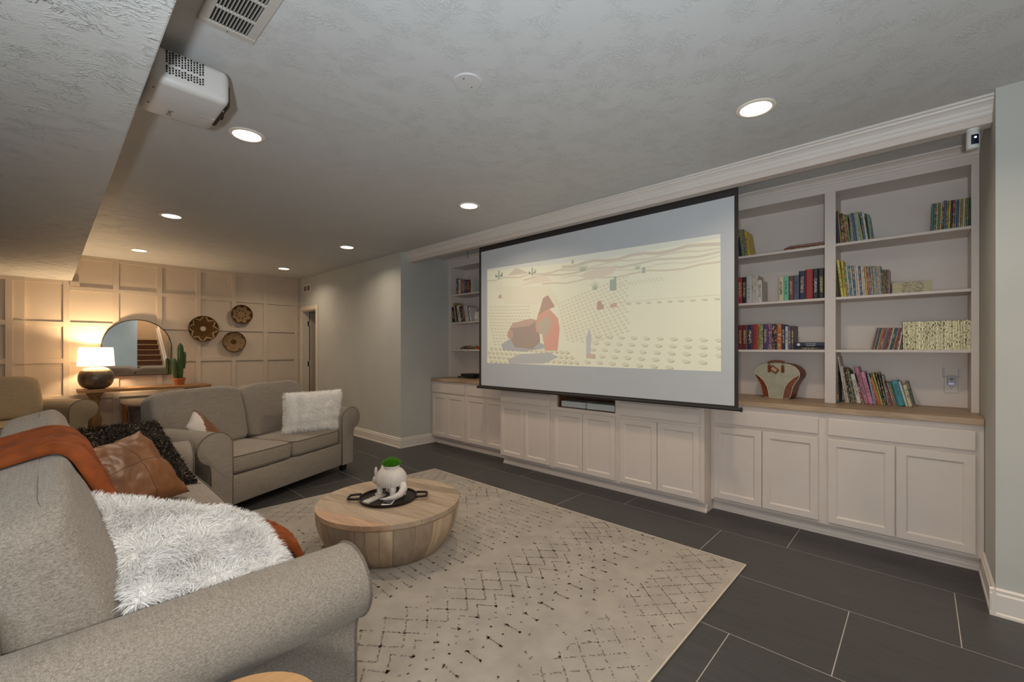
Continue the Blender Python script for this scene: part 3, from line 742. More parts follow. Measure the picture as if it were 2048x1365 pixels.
def darts(Y):
    for i in range(20):
        x = 0.505 + i * P_
        line((x, Y(1.372)), (x, Y(1.455)), 0.0036, 0.95); blob(x, Y(1.372), 0.010, 6); blob(x, Y(1.455), 0.012, 8)
        blob(x + P_ / 2, Y(1.42), 0.006, 2); blob(x + P_ / 2, Y(1.50), 0.008, 3); blob(x, Y(1.53), 0.007, 2); blob(x + P_ / 4, Y(1.565), 0.006, 2); blob(x - P_ / 4, Y(1.545), 0.006, 2)
def diamonds(Y):
    for i in range(21):
        x = 0.45 + i * P_
        line((x, Y(1.842)), (x + 0.128, Y(1.685)), 0.0036, 0.93); line((x, Y(1.842)), (x - 0.122, Y(1.685)), 0.0036, 0.93)
        line((x, Y(1.842)), (x + 0.062, Y(1.925)), 0.003, 0.55); line((x, Y(1.842)), (x - 0.062, Y(1.925)), 0.003, 0.55)
        line((x + 0.0, Y(1.60)), (x + 0.07, Y(1.685)), 0.0034, 0.8); line((x, Y(1.60)), (x - 0.06, Y(1.685)), 0.0034, 0.8)
        blob(x, Y(1.60), 0.012, 8); blob(x + P_ / 2, Y(1.765), 0.009, 4); blob(x + 0.06, Y(1.93), 0.009, 4)
def field(Y):
    for i in range(20):
        x = 0.505 + i * P_
        for (a, c) in ((2.08, 2.17), (2.21, 2.30)):
            line((x + rr.uniform(-.006, .006), Y(a)), (x, Y(c)), 0.0034, 0.82); blob(x, Y(a), 0.011, 7)
            blob(x + P_ / 2, Y((a + c) / 2), 0.008, 4); line((x + P_ / 2, Y(a + 0.05)), (x + P_ / 2, Y(c + 0.05)), 0.003, 0.6)
mir(lattice); mir(darts); mir(diamonds); mir(field)
m_mark = attr_mat('rug_grey_yarn', 0.95)
raw('woven_marks', RV, RF, m_mark, rug, kind='stuff', cols=np.array(RC))

# ------------------------------------------------------------------ soft furniture
from mathutils import noise as mno
def wob(p, s, a): return mno.noise(Vector(p) * s) * a
def sgnp(x, e): return math.copysign(abs(x) ** e, x)
def seat_cushion(t, mat, x0, x1, y0, y1, z0, z1, seed=0):
    c = ((x0 + x1) / 2, (y0 + y1) / 2, (z0 + z1) / 2); r = ((x1 - x0) / 2, (y1 - y0) / 2, (z1 - z0) / 2)
    def fn(p, q):
        if q[2] > 0: p[2] += 0.022 * (1 - q[0] ** 2) * (1 - q[1] ** 2)
        p[1] -= 0.010 * (1 - q[0] ** 2) if q[1] < 0 else 0
        p[2] += wob((p[0] + seed, p[1], 0), 6, 0.005)
        return p
    b = bmnew(); superell(b, c, r, 0.30, 0.16, 64, 24, fn); o = obj('seat_cushion', b, mat, t, smooth=True)
    for zz in (1, -1):
        pts = []
        for k in range(56):
            a = 2 * PI * k / 56; q = (sgnp(math.cos(a), 0.16) * 0.985, sgnp(math.sin(a), 0.16) * 0.985, zz * 0.80)
            p = [c[i] + q[i] * r[i] for i in range(3)]; pts.append(fn(p, (q[0], q[1], 0.0 if zz < 0 else 0.01)))
        b = bmnew(); tube(b, pts, 0.004, 6, closed=True); obj('piping', b, m_pipe, o, smooth=True)
    return o
def back_cushion(t, mat, x0, x1, yc, zc, th, hh, lean, seed=0, wr=0.011, e=0.19):
    c = ((x0 + x1) / 2, yc, zc); r = ((x1 - x0) / 2, th, hh)
    cl, sl = math.cos(lean), math.sin(lean)
    def fn(p, q):
        dy, dz = p[1] - yc, p[2] - zc
        dy *= 1.0 - 0.25 * max(0, q[2])                                   # thinner at the top
        dz += 0.018 * (1 - q[0] ** 2) * max(0, q[2]) - 0.022 * abs(q[0]) ** 6 * max(0, q[2])
        n1 = mno.noise(Vector((p[0] * 3 + seed * 3.1, p[2] * 9, seed))) ; n2 = mno.noise(Vector((p[0] * 9 + seed, p[2] * 14, seed * 2.0)))
        dy += wr * (n1 + 0.6 * n2) ; dz += wr * 0.8 * mno.noise(Vector((p[0] * 7, 0.3, seed)))
        return [p[0] + 0.008 * mno.noise(Vector((seed, p[2] * 6, 1))), yc + dy * cl + dz * sl, zc + dz * cl - dy * sl]
    b = bmnew(); superell(b, c, r, e, 0.42, 64, 36, fn); o = obj('back_cushion', b, mat, t, smooth=True)
    pts = []
    for k in range(72):
        a = 2 * PI * k / 72
        q = (sgnp(math.cos(a), e), -0.34, sgnp(math.sin(a), e)); q = (q[0] * 0.985, q[1], q[2] * 0.985)
        pts.append(fn([c[i] + q[i] * r[i] for i in range(3)], q))
    b = bmnew(); tube(b, pts, 0.005, 6, closed=True); obj('piping', b, m_pipe, o, smooth=True)
    return o
def arm_profile(h, inner=0.0, n=22, zb=0.07):
    cx, cz, rx, ry = -0.145, h - 0.125, 0.145, 0.125
    P = [(inner, zb), (inner, 0.25), (inner, cz - 0.02)]
    for k in range(n + 1):
        a = math.radians(-2 + (252.0) * k / n)
        P.append((cx + rx * math.cos(a), cz + ry * math.sin(a)))
    P += [(-0.182, cz - 0.155), (-0.180, cz - 0.19), (-0.180, zb)]
    return P
def sofa(label, cat, name, loc, rotz, Lx, nseat, D, h_arm, z_seat, mat, backs, group=None, seat_over=0.03, back=True, hback=0.80, zb=0.07, zf=(0.0, 0.0)):
    t = thing(name, label, cat, loc, rotz, group)
    b = bmnew(); box(b, -0.02, Lx + 0.02, 0.012, D - 0.05, zb, z_seat - 0.165, 0.012, 2); obj('base', b, mat, t, smooth=True, angle=0.7)
    for s in (0, 1):
        pr = arm_profile(h_arm, zb=zb)
        pr = pr if s == 0 else [(Lx - p[0], p[1]) for p in pr]
        b = bmnew(); n = len(pr)
        # long body, slightly rounded at the front edge
        rings = []
        cxm = sum(p[0] for p in pr) / n; czm = sum(p[1] for p in pr) / n
        for (y, k) in ((0.0, 0.965), (0.002, 0.985), (0.009, 1.0), (0.05, 1.0), (0.3, 1.0), (0.6, 1.0), (D - 0.12, 1.0), (D - 0.10, 0.98)):
            rings.append([b.verts.new((cxm + (p[0] - cxm) * k + wob((p[0] * 2, y * 3, p[1]), 2.5, 0.004), y, czm + (p[1] - czm) * (k if p[1] > 0.1 else 1))) for p in pr])
        for A_, B_ in zip(rings, rings[1:]):
            for k in range(n): b.faces.new((A_[k], A_[(k + 1) % n], B_[(k + 1) % n], B_[k]))
        b.faces.new(rings[0]); b.faces.new(rings[-1])
        arm = obj('arm', b, mat, t, smooth=True, angle=0.9)
        pts = [(p[0], 0.004, p[1]) for p in pr[2:]]
        pts = [(pr[0][0], 0.004, zb + 0.005)] + pts
        b = bmnew(); tube(b, pts, 0.0055, 6); obj('piping', b, m_pipe, arm, smooth=True)
    b = bmnew(); superell(b, (Lx / 2, D - 0.075, (hback + 0.07) / 2), (Lx / 2 + 0.10, 0.075, (hback - 0.07) / 2), 0.2, 0.25, 48, 20); obj('back_frame', b, mat, t, smooth=True)
    wd = Lx / nseat
    for k in range(nseat):
        seat_cushion(t, mat, k * wd + 0.003, (k + 1) * wd - 0.003, -0.005 + seat_over, 0.64, z_seat - 0.165, z_seat, k)
    for k, (x0, x1, yc, zc, th, hh, ln) in enumerate(backs):
        back_cushion(t, mat, x0, x1, yc, zc, th, hh, ln, k + 1)
    for (x, y) in ((-0.09, 0.07), (Lx + 0.09, 0.07), (-0.09, D - 0.16), (Lx + 0.09, D - 0.16)):
        b = bmnew(); vs = box(b, x - 0.035, x + 0.035, y - 0.035, y + 0.035, zf[0] if y < 0.3 else zf[1], zb + 0.005, 0.004, 1)
        for v_ in b.verts:
            if v_.co.z < zb - 0.03: v_.co.x = x + (v_.co.x - x) * 0.78; v_.co.y = y + (v_.co.y - y) * 0.78
        obj('foot', b, m_dark, t)
    return t
R25 = math.radians(24.97)
sofa('grey-beige two-seat roll-arm loveseat facing the rug, with one white fur pillow', 'sofa', 'loveseat', (1.032, 4.061, 0), R25, 1.30, 2, 0.95, 0.69, 0.470, m_sofa,
     [(-0.19, 0.640, 0.70, 0.705, 0.135, 0.262, 0.20), (0.645, 1.42, 0.70, 0.705, 0.135, 0.262, 0.20)])
KS = 0.93
def K(p): return (KS * p[0], KS * p[1], HC + KS * (p[2] - HC))     # same sofa, brought a little closer to the viewer
NS = (0.765, 1.665, 0)
z00 = -(1 - KS) * HC / KS
near_sofa = sofa('grey-beige roll-arm sofa with an orange throw, its near arm across the picture bottom', 'sofa', 'sofa', K(NS), PI / 2, 2.34, 2, 0.98, 0.628, 0.465, m_sofa,
     [(-0.06, 1.165, 0.75, 0.685, 0.145, 0.255, 0.27), (1.175, 2.37, 0.75, 0.695, 0.145, 0.262, 0.27)], seat_over=0.055, hback=0.76, zb=-0.022, zf=(z00 + RZ / KS, z00))
near_sofa.scale = (KS, KS, KS)
a25 = math.radians(25)
sofa('tan-lit roll-arm armchair beside the console table and lamp', 'armchair', 'armchair', (0.18 - 0.62 * math.cos(a25), 7.30 - 0.62 * math.sin(a25), 0), a25, 0.62, 1, 0.92, 0.735, 0.515, m_chairfab,
     [(-0.02, 0.64, 0.62, 0.755, 0.13, 0.245, 0.20)], hback=0.82)

# ---- pillows: four corners, thickness, optional surface callback
def pillow_mesh(A, B, Cc, D, th, n=26, pinch=0.07, puff=0.45, wr=0.006, seed=0, side=0):
    A, B, Cc, D = map(Vector, (A, B, Cc, D))
    nrm = (Cc - A).cross(D - B).normalized()
    V, Fc, Nn = [], [], []
    sides = (1, -1) if side == 0 else (side,)
    for s in sides:
        i0 = len(V)
        for j in range(n + 1):
            v = -1 + 2 * j / n
            for i in range(n + 1):
                u = -1 + 2 * i / n
                uu = math.copysign(abs(u) ** 0.8, u); vv = math.copysign(abs(v) ** 0.8, v)
                u2 = uu * (1 - pinch * (1 - vv * vv) * uu * uu); v2 = vv * (1 - pinch * (1 - uu * uu) * vv * vv)
                a, c = (u2 + 1) / 2, (v2 + 1) / 2
                p = (A * (1 - a) + B * a) * (1 - c) + (D * (1 - a) + Cc * a) * c
                h = th / 2 * ((1 - uu * uu) * (1 - vv * vv)) ** puff
                h += wr * mno.noise(p * 9 + Vector((seed, seed, 0))) * min(1, h / (th / 4)) + wr * 0.7 * mno.noise(p * 22 + Vector((0, seed, 0))) * min(1, h / (th / 4))
                p = p + nrm * (s * h)
                V.append(tuple(p))
        for j in range(n):
            for i in range(n):
                a = i0 + j * (n + 1) + i; q = (a, a + 1, a + n + 2, a + n + 1)
                Fc.append(q if s > 0 else tuple(reversed(q)))
    return V, Fc, nrm
def pmesh(name, P, mat, parent=None, label=None):
    V, Fc, _ = P
    b = bmnew(); vs = [b.verts.new(p) for p in V]
    for f in Fc: b.faces.new([vs[k] for k in f])
    bmesh.ops.delete(b, geom=[v_ for v_ in b.verts if not v_.link_faces], context='VERTS')
    bmesh.ops.remove_doubles(b, verts=b.verts, dist=0.0004)
    return obj(name, b, mat, parent, smooth=True, label=label)
def strands(P, count, length, width, cols, seed, drop=0.35, spread=0.8, flow=(0, 0, 0), segs=3, hook=0.0):
    rg = np.random.RandomState(seed)
    V = np.array(P[0]); Fq = np.array(P[1])
    a, b_, c, d = (V[Fq[:, k]] for k in range(4))
    nr = np.cross(c - a, d - b_); ar = np.linalg.norm(nr, axis=1) / 2; nr /= np.maximum(np.linalg.norm(nr, axis=1, keepdims=True), 1e-9)
    idx = rg.choice(len(Fq), count, p=ar / ar.sum())
    s, t = rg.rand(count, 1), rg.rand(count, 1)
    root = (a[idx] * (1 - s) + b_[idx] * s) * (1 - t) + (d[idx] * (1 - s) + c[idx] * s) * t
    n0 = nr[idx]
    # clumped directions
    ph = np.sin(root * 38.0 + rg.rand(3) * 6) + np.sin(root[:, [1, 2, 0]] * 61.0 + 2)
    di = n0 * 0.75 + ph * 0.28 * spread + rg.randn(count, 3) * 0.22 * spread + np.array(flow)
    di /= np.linalg.norm(di, axis=1, keepdims=True)
    ln = length * (0.65 + 0.6 * rg.rand(count, 1))
    sd = np.cross(di, rg.randn(count, 3)); sd /= np.maximum(np.linalg.norm(sd, axis=1, keepdims=True), 1e-9)
    pts = []
    for k in range(segs + 1):
        f = k / segs
        ctr = root + di * ln * f + np.array([0, 0, -1.0]) * ln * drop * f * f
        if hook: ctr = ctr + sd[:, [1, 2, 0]] * ln * hook * f * f
        wd = width * (1 - f) if k < segs else 0
        if k < segs: pts += [ctr - sd * max(width * (1 - 0.7 * f), 0), ctr + sd * max(width * (1 - 0.7 * f), 0)]
        else: pts += [ctr]
    m = 2 * segs + 1
    VV = np.stack(pts, 1).reshape(-1, 3)
    base = np.arange(count)[:, None] * m
    tri = []
    for k in range(segs - 1):
        tri += [(2 * k, 2 * k + 1, 2 * k + 3), (2 * k, 2 * k + 3, 2 * k + 2)]
    tri += [(2 * segs - 2, 2 * segs - 1, 2 * segs)]
    T = (base[:, None, :] + np.array(tri)[None, :, :]).reshape(-1, 3)
    cs = np.array(cols)[rg.randint(0, len(cols), count)] * (0.92 + 0.14 * rg.rand(count, 1))
    cc = np.repeat(np.clip(cs, 0, 1), m, axis=0)
    return VV, T, cc
m_furbase = M('white_fur_backing', hexc(244, 241, 236), 0.9, var=0.04)
m_fur = attr_mat('white_fur', 0.7, sheen=0.2)
whites = [(0.98, 0.975, 0.97), (0.95, 0.94, 0.93), (0.92, 0.905, 0.89)]
def fur_pillow(label, cs, th, n, ln, seed, width=0.0011, flow=(0, 0, 0)):
    lo = min(c[2] for c in cs); ce = sum((Vector(c) for c in cs), Vector()) / 4; ce.z = lo
    t = thing('fur_pillow', label, 'pillow', ce, 0, 'white fur pillows')
    loc = [tuple(Vector(c) - ce) for c in cs]
    P = pillow_mesh(*loc, th, 26, 0.05, 0.42, 0.012, seed)
    pmesh('pillow_body', P, m_furbase, t)
    VV, T, cc = strands(P, n, ln, width, whites, seed, 0.35, 1.0, flow)
    raw('fur', VV, T, m_fur, t, kind='stuff', cols=cc)
    return t
fur_pillow('long white fur pillow wedged by the near sofa arm', [K(q) for q in [(0.035, 2.07, 0.845), (0.165, 1.60, 0.625), (0.61, 1.63, 0.52), (0.565, 1.95, 0.655)]], 0.15, 34000, 0.037, 5, 0.0014)
O_L = Vector((1.032, 4.061, 0)); RM = Matrix.Rotation(R25, 3, 'Z')
def lv(p): return tuple(O_L + RM @ Vector(p))
fur_pillow('upright white fur pillow standing in the loveseat corner', [lv((0.80, 0.30, 0.895)), lv((1.435, 0.13, 0.885)), lv((1.32, 0.06, 0.468)), lv((0.80, 0.31, 0.490))], 0.16, 16000, 0.030, 9, 0.0014)

# dark shag pillow
m_shagbase = M('dark_shag_backing', hexc(38, 32, 28), 0.95, var=0.1)
m_shag = attr_mat('shag_yarn', 0.9)
cs = [(0.02, 3.72, 0.850), (0.515, 3.80, 0.850), (0.68, 3.42, 0.455), (0.22, 3.30, 0.462)]
cs = [K(q) for q in cs]
ce = sum((Vector(c) for c in cs), Vector()) / 4; ce.z = min(c[2] for c in cs)
t = thing('shag_pillow', 'black and beige flecked shag pillow behind the leather one', 'pillow', ce)
P = pillow_mesh(*[tuple(Vector(c) - ce) for c in cs], 0.15, 26, 0.05, 0.42, 0.01, 3)
pmesh('pillow_body', P, m_shagbase, t)
dk = [hexc(30, 26, 24), hexc(44, 37, 32), hexc(24, 22, 22), hexc(58, 49, 41), hexc(34, 29, 26), hexc(150, 134, 112), hexc(96, 82, 66)]
VV, T, cc = strands(P, 15000, 0.015, 0.0026, dk, 4, 0.2, 1.4, segs=3, hook=0.6)
raw('shag_pile', VV, T, m_shag, t, kind='stuff', cols=cc)

# leather pillow on the sofa, with cross seams
m_leather = M('tan_leather', hexc(122, 76, 40), 0.42, var=0.28, vscale=5, bump=0.25, bscale=70, bdist=0.002, detail=6)
m_seam = M('leather_seam', hexc(92, 56, 28), 0.6, var=0.1)
cs = [(0.035, 3.06, 0.812), (0.385, 3.46, 0.845), (0.575, 3.12, 0.508), (0.18, 2.74, 0.480)]
cs = [K(q) for q in cs]
ce = sum((Vector(c) for c in cs), Vector()) / 4; ce.z = min(c[2] for c in cs)
t = thing('leather_pillow', 'tan leather pillow with cross seams on the near sofa', 'pillow', ce)
lc = [tuple(Vector(c) - ce) for c in cs]
P = pillow_mesh(*lc, 0.20, 30, 0.12, 0.46, 0.018, 8)
pmesh('leather_cover', P, m_leather, t)
n = 30; Vf = [Vector(p) for p in P[0]]
for s in range(2):
    o0 = s * (n + 1) ** 2
    b = bmnew(); tube(b, [Vf[o0 + 15 * (n + 1) + i] for i in range(1, n)], 0.0015, 6); obj('seam', b, m_seam, t, smooth=True)
    b = bmnew(); tube(b, [Vf[o0 + i * (n + 1) + 15] for i in range(1, n)], 0.0015, 6); obj('seam', b, m_seam, t, smooth=True)

# leather-front pillow in the loveseat corner, white backing
m_clothwhite = M('white_pillow_cloth', hexc(214, 206, 196), 0.85, var=0.05, vscale=20, bump=0.2, bscale=200)
cs = [lv((-0.02, 0.417, 0.840)), lv((0.215, 0.285, 0.490)), lv((0.02, 0.16, 0.462)), lv((-0.135, 0.345, 0.715))]
ce = sum((Vector(c) for c in cs), Vector()) / 4; ce.z = 0.462
t = thing('leather_pillow', 'brown leather pillow with a white patch against the loveseat arm', 'pillow', ce)
lc = [tuple(Vector(c) - ce) for c in cs]
P = pillow_mesh(*lc, 0.13, 24, 0.05, 0.45, 0.006, 2)
front = 1 if P[2].dot(RM @ Vector((0, -1, 0))) > 0 else -1
n = 24; brown, white_ = [], []
for k, f in enumerate(P[1]):
    sd_ = 1 if k < n * n else -1; j, i = divmod(k % (n * n), n)
    (white_ if (sd_ != front or j + 0.5 > 1.45 * (i + 0.5) + 3.0) else brown).append(f)
pmesh('leather_front', (P[0], brown, None), m_leather, t); pmesh('cloth_back', (P[0], white_, None), m_clothwhite, t)

# orange plush throw over the sofa back and seat
m_throw = M('orange_plush', hexc(136, 64, 12), 0.85, var=0.28, vscale=18, sheen=0.0, bump=0.5, bscale=160, bdist=0.003)
yc, zc, th, hh, ln, e = 0.75, 0.685, 0.145, 0.255, 0.27, 0.19
prof = []
for k in range(34):
    a = math.radians(172 - (172 + 22) * k / 33.0)
    qy, qz = -sgnp(math.cos(a), e), sgnp(math.sin(a), e)
    dy = -(-qy) * 0; dy = (qy) * th * (1 - 0.25 * max(0, qz)); dz = qz * hh + 0.018 * max(0, qz)
    prof.append((yc + dy * math.cos(ln) + dz * math.sin(ln), zc + dz * math.cos(ln) - dy * math.sin(ln)))
# prof runs from the back of the cushion (large y) over the top to its lower front
prof = [(NS[0] - y, z) for y, z in prof]
if prof[0][0] > prof[-1][0]: prof.reverse()
prof += [(0.36, 0.500), (0.45, 0.502), (0.55, 0.501), (0.64, 0.496), (0.695, 0.486), (0.722, 0.462), (0.735, 0.42), (0.758, 0.36), (0.785, 0.30), (0.790, 0.24)]
b = bmnew(); rows = []
nP, nT = len(prof), 48
for i, (x, z) in enumerate(prof):
    f = i / (nP - 1.0)
    p0 = Vector(prof[max(0, i - 1)]); p1 = Vector(prof[min(nP - 1, i + 1)]); tn = (p1 - p0).normalized(); nm = Vector((-tn.y, tn.x))
    f2 = max(0.0, min(1.0, (i - 14) / 20.0))
    ya = 2.24 - 0.22 * f2 - 0.06 * max(0, i - 34) / 9; yb = 2.80 - 0.42 * f2 - 0.20 * max(0, i - 34) / 9
    row = []
    for j in range(nT + 1):
        g = j / nT
        fold = 0.034 * abs(math.sin(g * PI * 4.2 + 0.9 * math.sin(f * 5))) ** 0.7 + 0.007 * math.sin(g * 31 + f * 6) + 0.004 * mno.noise(Vector((f * 9, g * 6, 2)))
        off = 0.016 + max(0, fold) * (0.35 + 0.65 * math.sin(PI * min(1, max(0, g))) ** 0.5)
        if g in (0.0, 1.0): off = 0.005
        y = ya + (yb - ya) * g + 0.012 * math.sin(f * 11 + g)
        row.append(b.verts.new(K((x + nm.x * off, y, z + nm.y * off))))
    rows.append(row)
for A_, B_ in zip(rows, rows[1:]):
    for j in range(nT): b.faces.new((A_[j], A_[j + 1], B_[j + 1], B_[j]))
thr = obj('throw_blanket', b, m_throw, smooth=True)
md = thr.modifiers.new('thickness', 'SOLIDIFY'); md.thickness = 0.008; md.offset = 1.0
tag(thr, 'orange plush throw draped over the sofa back and down its seat', 'blanket')

# ------------------------------------------------------------------ coffee table and the things on it
TC = (1.615, 2.665); TR_, TB, TH_ = 0.470, 0.365, 0.312
m_mango = wood('mango_wood', hexc(186, 170, 152), hexc(226, 212, 196), 'Z', 4, 0.5, objinfo=True)
m_mangot = wood('mango_wood_top', hexc(186, 170, 152), hexc(226, 212, 196), 'Y', 4, 0.45, objinfo=True)
t = thing('coffee_table', 'round drum coffee table of pale planks with tapering staves', 'table', (TC[0], TC[1], RZ))
woodcols = [(0.54, 0.48, 0.43), (0.76, 0.67, 0.56), (0.48, 0.42, 0.37), (0.62, 0.54, 0.45), (0.52, 0.47, 0.42), (0.82, 0.73, 0.60), (0.60, 0.48, 0.38), (0.48, 0.43, 0.39)]
def rad(z):  # z 0..1
    return TB + (TR_ - TB) * (1 - (1 - z) ** 2.1)
rw = random.Random(5); ang = 0.0; k = 0
widths = []
while ang < 2 * PI - 0.10:
    wv = rw.uniform(0.13, 0.30); wv = min(wv, 2 * PI - ang)
    if 2 * PI - ang - wv < 0.1: wv = 2 * PI - ang
    widths.append((ang, ang + wv)); ang += wv
for (a0, a1) in widths:
    b = bmnew(); m = max(3, int((a1 - a0) / 0.045)); nz = 9
    gap = 0.0016
    outer = []
    for iz in range(nz + 1):
        z = iz / nz; R_ = rad(z); hz = 0.004 + z * (TH_ - RZ - 0.034)
        row = []
        for ia in range(m + 1):
            a = a0 + gap + (a1 - a0 - 2 * gap) * ia / m
            rr_ = R_ - (0.0025 if ia in (0, m) else 0)
            row.append(b.verts.new((rr_ * math.cos(a), rr_ * math.sin(a), hz)))
        outer.append(row)
    inner = []
    for iz in (0, nz):
        z = iz / nz; R_ = rad(z) - 0.03; hz = 0.004 + z * (TH_ - RZ - 0.034)
        inner.append([b.verts.new((R_ * math.cos(a0 + gap), R_ * math.sin(a0 + gap), hz)), b.verts.new((R_ * math.cos(a1 - gap), R_ * math.sin(a1 - gap), hz))])
    for A_, B_ in zip(outer, outer[1:]):
        for ia in range(m): b.faces.new((A_[ia], A_[ia + 1], B_[ia + 1], B_[ia]))
    b.faces.new(outer[0] + [inner[0][1], inner[0][0]]); b.faces.new(list(reversed(outer[-1])) + [inner[1][0], inner[1][1]])
    b.faces.new([r[0] for r in outer] + [inner[1][0], inner[0][0]]); b.faces.new([r[-1] for r in reversed(outer)] + [inner[0][1], inner[1][1]])
    b.faces.new((inner[0][0], inner[0][1], inner[1][1], inner[1][0]))
    obj('stave', b, m_mango, t, smooth=True, angle=0.5, color=rw.choice(woodcols))
# top planks, clipped to the circle
ztop = TH_ - RZ
pa = math.radians(18)
xs = [-TR_, -0.355, -0.21, -0.09, 0.05, 0.165, 0.27, 0.365, TR_]
topcols = [(0.78, 0.58, 0.45), (0.70, 0.63, 0.55), (0.60, 0.54, 0.48), (0.68, 0.61, 0.53), (0.58, 0.51, 0.45), (0.64, 0.58, 0.51), (0.50, 0.45, 0.40), (0.66, 0.60, 0.52)]
for i in range(len(xs) - 1):
    x0, x1 = xs[i] + 0.0008, xs[i + 1] - 0.0008
    R_ = TR_ + 0.002
    up_ = [(x0 + (x1 - x0) * q / 10.0) for q in range(11)]
    poly_ = [(x, -math.sqrt(max(0, R_ * R_ - x * x))) for x in up_] + [(x, math.sqrt(max(0, R_ * R_ - x * x))) for x in reversed(up_)]
    b = bmnew(); prism(b, poly_, 'Z', ztop - 0.030, ztop)
    bmesh.ops.remove_doubles(b, verts=b.verts, dist=0.0005)
    bmesh.ops.rotate(b, cent=(0, 0, 0), matrix=Matrix.Rotation(pa, 3, 'Z'), verts=b.verts)
    obj('plank', b, m_mangot, t, color=topcols[i])
b = bmnew(); lathe(b, [(TR_ - 0.004, ztop - 0.037), (TR_ + 0.001, ztop - 0.036), (TR_ + 0.001, ztop - 0.031), (TR_ - 0.004, ztop - 0.0305)], 64, cap0=False, cap1=False); obj('rim_band', b, wood('dark_rim', hexc(120, 98, 76), hexc(150, 124, 98), 'Z', 4), t, smooth=True, angle=0.6)

# round iron tray
m_iron = M('dark_iron', hexc(50, 44, 42), 0.45, 0.6, var=0.15, vscale=12)
ty = thing('serving_tray', 'round dark iron tray with two loop handles on the coffee table', 'tray', (1.607, 2.672, TH_))
b = bmnew(); lathe(b, [(0.001, 0.002), (0.175, 0.002), (0.186, 0.004), (0.192, 0.022), (0.188, 0.022), (0.181, 0.008), (0.172, 0.006), (0.001, 0.006)], 56, cap0=False, cap1=False); obj('dish', b, m_iron, ty, smooth=True, angle=0.7)
ha = math.atan2(2.566 - 2.868, 1.819 - 1.448)
for s in (0, PI):
    b = bmnew(); pts = []
    for (r_, w_) in ((0.186, -0.052), (0.225, -0.048), (0.258, -0.038), (0.260, 0.0), (0.258, 0.038), (0.225, 0.048), (0.186, 0.052)):
        a = ha + s; pts.append((r_ * math.cos(a) - w_ * math.sin(a), r_ * math.sin(a) + w_ * math.cos(a), 0.022))
    tube(b, pts, 0.0085, 8); obj('handle', b, m_iron, ty, smooth=True)
# remote and phone
m_remote = M('pale_grey_plastic', hexc(196, 192, 184), 0.5, var=0.03)
rdir = math.atan2(0.125, 0.185)
t = thing('remote_control', 'pale grey slim remote control lying on the tray', 'remote', (1.520, 2.703, TH_ + 0.0065), math.atan2(2.737 - 2.672, 1.615 - 1.430))
b = bmnew(); box(b, -0.092, 0.092, -0.025, 0.025, 0, 0.018, 0.006, 2); obj('shell', b, m_remote, t, smooth=True, angle=0.6)
m_btn = M('grey_button', hexc(120, 116, 110), 0.6, var=0.05)
for i in range(5):
    for j in range(2 if i else 1):
        b = bmnew(); lathe(b, [(0.0055, 0.018), (0.005, 0.0195)], 10, cx=-0.07 + 0.030 * i, cy=(-0.010 + 0.020 * j) if i else 0.0); obj('button', b, m_btn, t)
t = thing('phone', 'small white phone with black screen lying on the tray', 'phone', (1.5545, 2.580, TH_ + 0.0065), math.atan2(2.618 - 2.533, 1.604 - 1.507))
b = bmnew(); box(b, -0.066, 0.066, -0.031, 0.031, 0, 0.010, 0.004, 2); obj('body', b, M('white_plastic', hexc(222, 220, 216), 0.35, var=0.02), t, smooth=True, angle=0.6)
b = bmnew(); box(b, -0.050, 0.050, -0.0275, 0.0275, 0.0100, 0.0106); obj('screen', b, M('phone_glass', hexc(34, 36, 42), 0.15, var=0.05), t)

# armadillo planter
m_cer = M('white_ceramic', hexc(214, 208, 202), 0.55, var=0.05, vscale=14, bump=0.5, bscale=60, bdist=0.002, stretch=(1, 1, 1))
am = thing('armadillo_planter', 'white ceramic armadillo planter with green grass on the tray', 'planter', (1.650, 2.702, TH_ + 0.0065), math.atan2(0.15, -0.035)); am.scale = (1.12, 1.12, 1.1)
def fa(p, q):
    a = math.atan2(q[1], q[2])
    return [p[0], p[1] * (1 + 0.10 * max(0, -q[2])), p[2]]
b = bmnew()
NA, NB = 34, 30
ringsA = []
for i in range(NA + 1):       # shell, banded along its length (local x = head direction)
    s = -1 + 2 * i / NA
    r0 = (1 - abs(s) ** 2.6) ** 0.5 if abs(s) < 1 else 0
    r_ = 0.078 * r0 * (1 + 0.022 * math.sin(s * 36))
    cz_ = 0.098 + 0.004 * (1 - s * s)
    row = []
    for j in range(NB + 1):
        a = math.radians(-24 + (228) * j / NB)
        row.append(b.verts.new((0.102 * s, r_ * 1.02 * math.cos(a), cz_ + r_ * 1.12 * math.sin(a))))
    ringsA.append(row)
for A_, B_ in zip(ringsA, ringsA[1:]):
    for j in range(NB): b.faces.new((A_[j], A_[j + 1], B_[j + 1], B_[j]))
for row_a, row_b in zip(ringsA, ringsA[1:]): b.faces.new((row_a[0], row_b[0], row_b[NB], row_a[NB]))
shell = obj('shell', b, m_cer, am, smooth=True, angle=0.9)
b = bmnew(); superell(b, (0.118, 0, 0.085), (0.045, 0.030, 0.032), 0.9, 0.9, 18, 12, lambda p, q: [p[0], p[1] * (1 - 0.45 * max(0, q[0])), p[2] * (1 - 0.12 * max(0, q[0]))]); obj('head', b, m_cer, am, smooth=True)
